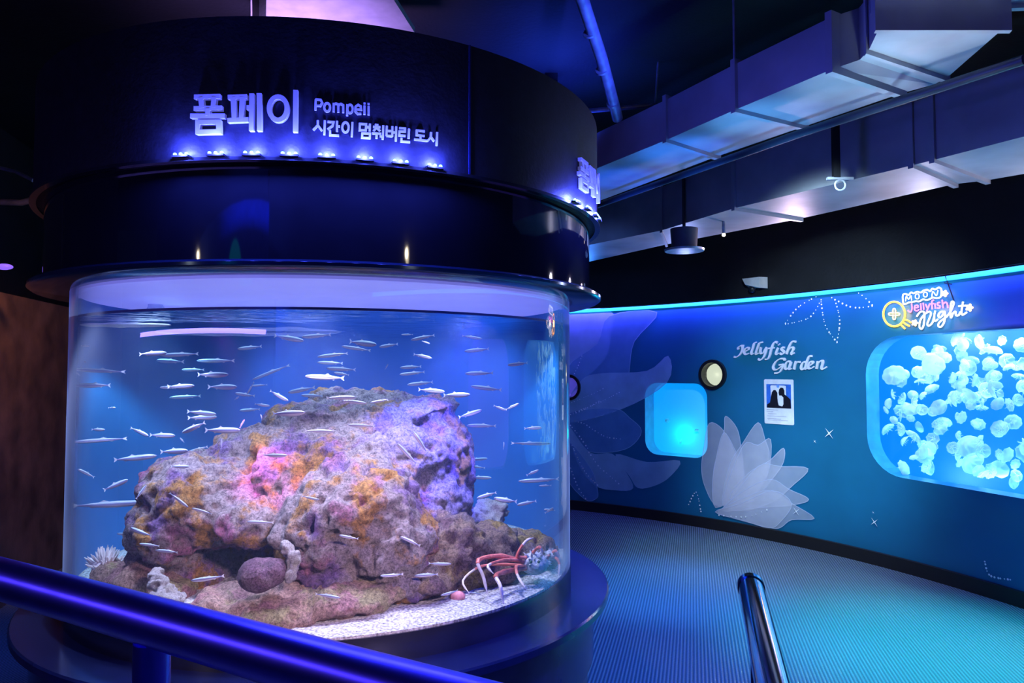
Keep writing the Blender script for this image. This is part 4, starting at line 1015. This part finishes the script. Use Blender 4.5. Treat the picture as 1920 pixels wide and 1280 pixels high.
# zone by zone labels, counted from the top so that each fish can be found
zones = {}
for r in rec:
    xm, ym = (r[1]+r[3])/2, (r[2]+r[4])/2
    if xm < 235: z = 'near the left edge of the tank'
    elif xm < 345 and ym < 960: z = 'in the left open water'
    elif xm < 450 and ym < 880: z = 'left of the rock peak'
    elif xm < 560 and ym < 860: z = 'at the upper left of the rock peak'
    elif xm < 740 and ym < 720: z = 'above the middle of the rock'
    elif xm < 850 and ym < 728: z = 'above the right side of the rock'
    elif xm < 850 and ym < 900: z = 'against the top of the rock'
    elif xm >= 850 and ym < 850: z = 'in the upper right open water'
    elif xm >= 850 and ym < 985: z = 'in the lower right open water'
    elif xm < 620: z = 'against the lower left rock face'
    else: z = 'against the lower right rock face'
    zones.setdefault(z, []).append(r)
for z, lst in zones.items():
    lst.sort(key=lambda r: r[2]+r[4])
    for k, (i, x0, y0, x1, y1, kd, y) in enumerate(lst):
        a, h = at_y(x0, y0, y), at_y(x1, y1, y)
        # the head is swung a little in depth so that the school is not one flat sheet
        dz = random.uniform(-.25, .25)*(h-a).length
        h2 = h.copy(); h2.y += dz; a2 = a.copy(); a2.y -= dz*.3
        ctr = (a2+h2)/2; v = h2-a2; Lf = v.length
        o = copy_tree(protos[i % 3])
        vn = v.normalized(); yaw = math.atan2(vn.y, vn.x); pit = math.asin(max(-1, min(1, vn.z)))
        thick = min(Lf, .115)*random.uniform(.82, 1.0)*(1.15 if kd == 'p' else .9)
        if kd in 'bw': thick *= .95
        o.rotation_mode = 'XYZ'
        R = Matrix.Rotation(yaw, 4, 'Z') @ Matrix.Rotation(-pit, 4, 'Y')
        S = Matrix.Diagonal((Lf, thick, max(thick, .03), 1))
        o.matrix_world = Matrix.Translation(ctr) @ R @ S
        hd = 'right' if x1 > x0 else 'left'
        side = 'from the top'
        kind = {'p': 'pale silver', 'g': 'greenish silver', 'b': 'blue-backed silver', 'w': 'white silver'}[kd]
        tag(o, f'{kind} fish facing {hd}, {ordn(k)} from top {z}', 'fish', 'small silver fish schooling in the aquarium')
for p in protos:
    for ch in list(p.children): bpy.data.objects.remove(ch)
    bpy.data.objects.remove(p)

# ------------------------------------------------------------------ canopy above the tank
zd = cyl_hit(500, 298, TX, TY, RD, False).z
zt = cyl_hit(480, 30, TX, TY, RD, False).z
g = empty('tank_canopy', (TX, TY, ZT), 'black round canopy with a mirror neck and wide sign drum above the aquarium', 'canopy')
b = MB(); b.lathe([(TR-.03, ZT), (RC-.01, ZT), (RC, ZT+.008), (RC, ZT+.018), (RC-.01, ZT+.026), (TR-.03, ZT+.026)]); b.build('collar', M['collar'], g, smooth=True)
b = MB(); b.lathe([(RN-.04, ZT+.026), (RN, ZT+.026), (RN, zd+.02), (RN-.04, zd+.02)], n=160); b.build('mirror_neck', M['mirror'], g, smooth=True)
b = MB(); b.lathe([(RN-.04, zd), (RD, zd), (RD, zt), (0, zt), (0, zt-.02), (RN-.04, zt-.02)], n=160); b.build('sign_drum', M['drum'], g, smooth=True)
b = MB(); b.lathe([(RD-.01, zd-.006), (RD+.012, zd-.006), (RD+.012, zd+.004), (RD-.01, zd+.004)], n=160); b.build('drum_ledge', M['steel'], g, smooth=True)
b = MB(); s_, _ = drum_sz(880, 200); b.ribbon([(s_, zd), (s_, zt)], .003, 0, .004, dpt); b.build('drum_seam', M['plinth'], g)
s_, _ = drum_sz(118, 430, RN); b = MB(); b.ribbon([(s_, ZT+.03), (s_, zd-.02)], .0025, 0, .003, lambda s, z, o: dpt(s, z, o, RN)); b.build('neck_seam', M['steel'], g)
def main_sign(dS, name, label):
    mp = lambda pts: [(drum_sz(300+x/3.4286, 150+y/3.4286)[0]+dS, drum_sz(300+x/3.4286, 150+y/3.4286)[1]) for x, y in pts]
    sref = mp([(560, 240)])[0]
    g = empty(name, dpt(sref[0], sref[1], .01), label, 'sign lettering')
    hw = .0066
    LET = [[([(240, 122), (402, 118)], 0), ([(280, 126), (288, 192)], 0), ([(365, 124), (358, 190)], 0), ([(238, 196), (414, 192)], 0), ([(325, 196), (325, 242)], 0), ([(216, 243), (432, 243)], 0), ([(262, 284), (392, 282), (395, 343), (262, 346)], 1)],
           [([(452, 124), (572, 120)], 0), ([(484, 124), (492, 270)], 0), ([(542, 122), (536, 268)], 0), ([(450, 272), (580, 266)], 0), ([(570, 190), (602, 190)], 0), ([(602, 100), (600, 338)], 0), ([(648, 98), (650, 338)], 0)],
           [(ellipse(768, 195, 56, 74), 1), ([(878, 78), (876, 345)], 0)]]
    for let in LET:
        b = MB()
        for pts, cl in let: b.ribbon(mp(pts), hw, .003, .018, dpt, bool(cl))
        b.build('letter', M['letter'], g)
    return g
main_sign(0, 'title_lettering', 'large raised Korean title letters lit blue on the drum front')
dS = drum_sz(1080, 330)[0]-drum_sz(363, 218)[0]
main_sign(dS, 'title_lettering', 'raised Korean title letters wrapping round the right edge of the drum')
g = empty('subtitle_lettering', dpt(*drum_sz(705, 225), .01), 'two lines of small pale lettering, Pompeii and a Korean subtitle, on the drum', 'sign lettering')
SUB = {'pompeii': [[([(95, 60), (90, 215)], 0), ([(90, 60), (165, 66), (188, 108), (162, 152), (92, 150)], 0)], [(ellipse(258, 172, 42, 60, 18), 1)],
        [([(352, 112), (350, 240)], 0), ([(352, 130), (385, 118), (418, 132), (418, 245)], 0), ([(418, 142), (455, 124), (488, 142), (488, 250)], 0)],
        [([(545, 130), (543, 296)], 0), (ellipse(585, 195, 38, 60, 18), 1)], [([(665, 202), (745, 206), (738, 158), (700, 137), (664, 165), (660, 228), (695, 266), (745, 264)], 0)],
        [([(792, 106), (792, 128)], 0), ([(792, 148), (790, 276)], 0)], [([(850, 112), (850, 134)], 0), ([(850, 154), (850, 284)], 0)]],
 'korean': [[([(125, 360), (125, 430), (60, 500)], 0), ([(125, 430), (185, 512)], 0), ([(225, 360), (218, 572)], 0)],
        [([(262, 380), (350, 386), (335, 440), (265, 490)], 0), ([(400, 368), (398, 522)], 0), ([(400, 445), (442, 448)], 0), ([(300, 500), (300, 572), (428, 580)], 0)],
        [(ellipse(520, 460, 46, 72, 18), 1), ([(620, 385), (610, 598)], 0)],
        [([(725, 410), (815, 415), (810, 505), (722, 500)], 1), ([(870, 408), (865, 522)], 0), ([(820, 455), (865, 458)], 0), ([(760, 545), (872, 550), (866, 615), (756, 610)], 1)],
        [([(940, 424), (990, 430)], 0), ([(915, 452), (1018, 458)], 0), ([(970, 455), (922, 512)], 0), ([(970, 470), (1015, 514)], 0), ([(902, 545), (1028, 552)], 0), ([(965, 550), (963, 622)], 0), ([(1060, 432), (1052, 635)], 0), ([(1010, 590), (1052, 592)], 0)],
        [([(1110, 438), (1105, 582)], 0), ([(1190, 445), (1188, 590)], 0), ([(1110, 510), (1190, 515)], 0), ([(1105, 580), (1190, 588)], 0), ([(1245, 448), (1238, 660)], 0), ([(1190, 530), (1240, 535)], 0)],
        [([(1288, 470), (1370, 476), (1368, 520), (1290, 518), (1288, 575), (1376, 582)], 0), ([(1428, 480), (1422, 622)], 0), ([(1320, 610), (1318, 662), (1442, 672)], 0)],
        [([(1652, 516), (1540, 505), (1538, 570), (1650, 585)], 0), ([(1592, 580), (1590, 638)], 0), ([(1503, 632), (1690, 655)], 0)],
        [([(1745, 528), (1740, 600), (1692, 658)], 0), ([(1742, 600), (1790, 662)], 0), ([(1830, 528), (1822, 724)], 0)]]}
for wd in SUB.values():
    for let in wd:
        b = MB()
        for pts, cl in let: b.ribbon([drum_sz(580+x/7.68, 180+y/7.68) for x, y in pts], .0030, .002, .008, dpt, bool(cl))
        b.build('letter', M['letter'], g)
# light-diode clusters standing on the ledge
def led_cluster(s, label):
    c = dpt(s, zd+.004, .022); g = empty('diode_light', c, label, 'led light', 'blue diode lights along the drum ledge')
    b = MB(); b.ribbon([(s-.026, zd+.007), (s+.026, zd+.007)], .003, .001, .024, dpt); b.build('casing', M['dark_plastic'], g)
    for d in (-.018, 0, .018):
        b = MB(); b.ball(dpt(s+d, zd+.013, .016), .0055, 8, 6); b.build('diode', M['led'], g, smooth=True)
    light('diode_glow', 'POINT', dpt(s, zd+.024, .038), 5.5, (.07, .09, 1), None, .012)
for k, (px, py) in enumerate([(345, 296), (409, 295), (475, 294), (544, 296), (613, 298), (683, 303), (749, 308), (812, 318)]):
    led_cluster(drum_sz(px, py)[0], f'{ORD[k]} blue diode light from the left under the drum front sign')
for k, px in enumerate((345, 420, 500, 560)):
    led_cluster(drum_sz(px, 296)[0]+dS, f'{ORD[k]} blue diode light under the sign at the right edge of the drum')

# ------------------------------------------------------------------ handrails
def rail_pts(pxs, z): return [at_z(x, y, z) for x, y in pxs]
zr = 1.12
P = rail_pts([(-260, 1018), (0, 1084), (286, 1165), (600, 1252), (900, 1335)], zr)
d = (P[4]-P[0]).normalized()
g = empty('handrail', at_z(286, 1165, zr)*1, 'thick glossy blue painted handrail crossing the lower left foreground', 'handrail')
b = MB(); A, B = at_z(0, 1084, zr), at_z(700, 1281, zr); dd = (B-A).normalized(); b.tube([A-dd*1.2, A, B, B+dd*.6], .036, 32); b.build('rail_tube', M['rail'], g, smooth=True)
b = MB(); pp = at_z(286, 1165, zr); b.tube([(pp.x, pp.y, zr-.03), (pp.x, pp.y, .0)], .0265, 24); b.build('post', M['rail'], g, smooth=True)
b = MB(); b.lathe([(0, 0), (.06, 0), (.06, .008), (.03, .012), (0, .012)], c=(pp.x, pp.y), n=32); b.build('base_flange', M['rail'], g, smooth=True)
zc = 1.10
A, B = at_z(1408, 1100, zc), at_z(1452, 1300, zc); dd = (B-A).normalized()
g = empty('handrail', A, 'polished chrome handrail end standing out over the ribbed floor at lower right', 'handrail')
b = MB(); b.tube([A-dd*.0, B, B+dd*.8], .0225, 32, caps=True); b.build('rail_tube', M['chrome'], g, smooth=True)
b = MB(); b.tube([A-dd*.012, A-dd*.008, A+dd*.012], [.016, .0245, .0245], 32); b.build('end_cap', M['chrome'], g, smooth=True)
b = MB(); q = A+dd*.32; b.tube([(q.x, q.y, zc-.02), (q.x, q.y, 0)], .02, 24); b.build('post', M['chrome'], g, smooth=True)

# ------------------------------------------------------------------ ceiling services
def duct(stations, h, name, label, flanges):
    st = [(at_z(*a, z), at_z(*c, z), z) for a, c, z in stations]
    g = empty(name, st[0][0], label, 'duct')
    for i in range(len(st)-1):
        a, c, z = st[i]; a2, c2, z2 = st[i+1]
        u = Vector((0, 0, h)); b = MB()
        b.quadbox([a, c, c+u, a+u], [a2, c2, c2+u, a2+u]); b.build('duct_section', M['duct'], g)
    for i in flanges:
        a, c, z = st[i]; dr = (st[min(i+1, len(st)-1)][0]-st[max(i-1, 0)][0]).normalized()*.014; e = (c-a).normalized()*.02
        u = Vector((0, 0, h+.02)); dn = Vector((0, 0, -.02)); b = MB()
        b.quadbox([a-e+dn-dr, c+e+dn-dr, c+e+u-dr, a-e+u-dr], [a-e+dn+dr, c+e+dn+dr, c+e+u+dr, a-e+u+dr]); b.build('flange', M['duct'], g)
    return g
duct([((800, 450), (835, 478), 2.75), ((1035, 350), (1075, 395), 2.75), ((1250, 262), (1345, 293), 2.75), ((1380, 205), (1508, 237), 2.75), ((1560, 130), (1690, 175), 2.75), ((1612, 112), (1752, 158), 2.80), ((1628, 96), (1775, 146), 2.80), ((1650, 50), (1885, 50), 2.80)], .22,
     'ventilation_duct', 'large rectangular metal duct running from behind the drum to the upper right corner', [2, 3, 4, 6, 7])
duct([((1640, 18), (1925, 8), 2.95), ((1648, -60), (2020, -60), 2.95)], .3, 'ventilation_duct', 'short crosswise duct section cut off by the top right corner', [0])
duct([((900, 508), (900, 532), 2.60), ((1040, 472), (1040, 505), 2.60), ((1240, 432), (1250, 458), 2.60), ((1378, 390), (1500, 410), 2.60), ((1710, 310), (1790, 345), 2.60), ((1750, 300), (1850, 338), 2.60), ((2000, 235), (2040, 305), 2.60), ((2600, 73), (2680, 177), 2.60)], .34,
     'ventilation_duct', 'lower metal duct with a pale lit underside, directly above the mural wall', [2, 3, 4, 5])
def pipe(pts, r, name, label, cat='pipe', m=None, wraps=0):
    b = MB(); b.tube(pts, r, 16); o = b.build(name, m or M['pipe'], smooth=True, origin=pts[0]); tag(o, label, cat)
    if wraps:
        for i in range(wraps):
            c = Vector(pts[0]).lerp(Vector(pts[-1]), (i+.5)/wraps); d = (Vector(pts[-1])-Vector(pts[0])).normalized()*.006
            b = MB(); b.tube([c-d, c+d], r*1.12, 16)
            k = b.build('clamp_ring', M['pipe'], None, smooth=True, origin=pts[0]); k.parent = o; k.location = (0, 0, 0)
    return o
pipe([at_y(1068, -60, 3.3), at_y(1092, 0, 3.45), at_y(1128, 110, 3.8), at_y(1158, 222, 4.2)], .032, 'ceiling_pipe', 'round blue-lit pipe slanting down from the ceiling right of the drum', wraps=4)
pipe([at_z(1120, 385, 2.68), at_z(1500, 250, 2.68), at_z(1920, 112, 2.68)], .020, 'ceiling_pipe', 'long dark pipe running beneath the large duct', m=mat('dark_painted_pipe', (.03, .04, .07), .4))
pipe([at_y(1100, 208, 4.4), at_y(1228, 197, 4.4)], .014, 'ceiling_pipe', 'thin horizontal rod near the lower end of the slanting pipe')
pipe([at_y(1238, 60, 4.4), at_y(1228, 200, 4.4)], .006, 'hanger_rod', 'thin hanger rod above the thin horizontal rod', 'rod')
pipe([at_z(1378, 205, 2.75)+Vector((0, 0, .0)), at_z(1378, 205, 2.75)+Vector((0, 0, CEIL-2.75))], .006, 'hanger_rod', 'thin hanger rod holding the first flange of the large duct', 'rod')
c = at_y(1575, 340, 3.9)
g = empty('ring_hanger', c, 'dark hanging bracket with a small ring below the lower duct', 'bracket')
b = MB(); b.box(c+Vector((-.02, 0, .17)), (.035, .03, .30)); b.build('strap', M['dark_plastic'], g)
b = MB(); b.tube([c+Vector((.028*math.cos(t), 0, -.02+.028*math.sin(t))) for t in [2*PI*k/16 for k in range(16)]], .005, 8, True); b.build('ring', M['pipe'], g, smooth=True)
b = MB(); b.box(c+Vector((0, 0, .015)), (.14, .02, .014)); b.build('cross_bar', M['pipe'], g)
c = at_y(1283, 462, 5.3)
g = empty('ceiling_spotlight', c, 'round dark downlight can with a wide rim hanging below the lower duct', 'light')
b = MB(); b.lathe([(0, c.z-.02), (.09, c.z-.02), (.10, c.z+.13), (0, c.z+.13)], c=(c.x, c.y), n=32); b.build('can', mat('grey_can', (.10, .10, .13), .5), g, smooth=True)
b = MB(); b.lathe([(0, c.z-.035), (.14, c.z-.035), (.145, c.z-.02), (0, c.z-.02)], c=(c.x, c.y), n=32); b.build('rim', M['pipe'], g, smooth=True)
b = MB(); b.tube([(c.x, c.y, c.z+.12), (c.x, c.y, CEIL)], .012, 8); b.build('stem', M['dark_plastic'], g)
c = at_y(1357, 440, 5.3)
g = empty('small_bulb', c, 'tiny warm bulb beside the round downlight', 'light')
b = MB(); b.ball(c, .014, 10, 8); b.build('bulb', emit_mat('warm_bulb', (1, .85, .6), 4), g, smooth=True)
b = MB(); b.tube([c+Vector((0, 0, .01)), c+Vector((0, 0, .10)), (c.x, c.y, CEIL)], [.014, .012, .006], 8); b.build('socket', M['pipe'], g)
# purple lit boards and steel above the drum
zc2 = 3.25
b = MB(); q = [at_z(x, y, zc2) for x, y in ((470, -60), (700, -60), (778, 62), (600, 62), (470, 50))]; m_ = len(q)
b.add(q+[p+Vector((0, 0, .03)) for p in q], [tuple(range(m_)), tuple(range(2*m_-1, m_-1, -1))]+[(i, m_+i, m_+(i+1) % m_, (i+1) % m_) for i in range(m_)])
tag(b.build('ceiling_board', M['panel']), 'pale violet-lit ceiling board seen above the drum', 'ceiling board')
for i, (xa, ya, xb, yb, lab) in enumerate([(486, -20, 486, 30, 'dark steel beam crossing the violet ceiling board'), (560, 60, 640, -30, None)]):
    if lab:
        b = MB(); A, B = at_z(xa, ya, 3.15), at_z(xb, 45, 3.15); b.tube([A, B], .03, 4); tag(b.build('ceiling_beam', M['black']), lab, 'beam')
for px, lab in ((845, 'vertical dark post rising behind the drum top'), (1033, 'vertical dark post nearest the slanting pipe')):
    p = at_y(px, 100, 4.6); b = MB(); b.box((p.x, p.y, 2.8), (.08, .08, 1.2)); tag(b.build('support_post', M['black']), lab, 'post')
# left background: faint pipes and lamp
pipe([at_y(-10, 312, 4.6), at_y(30, 322, 4.6), at_y(62, 338, 4.6)], .012, 'wall_pipe', 'thin pipe on the dark wall at the far left, upper one')
pipe([at_y(-10, 378, 4.6), at_y(40, 380, 4.6), at_y(70, 372, 4.6)], .02, 'wall_pipe', 'bent violet-tinted pipe on the dark wall at the far left')
c = at_y(8, 500, 4.2); b = MB(); b.ball(c, (.05, .03, .018), 12, 8); tag(b.build('violet_lamp', emit_mat('violet_lamp_glow', (.25, .12, 1), 1.2), smooth=True), 'small violet lamp at the far left edge above the panelling', 'lamp')
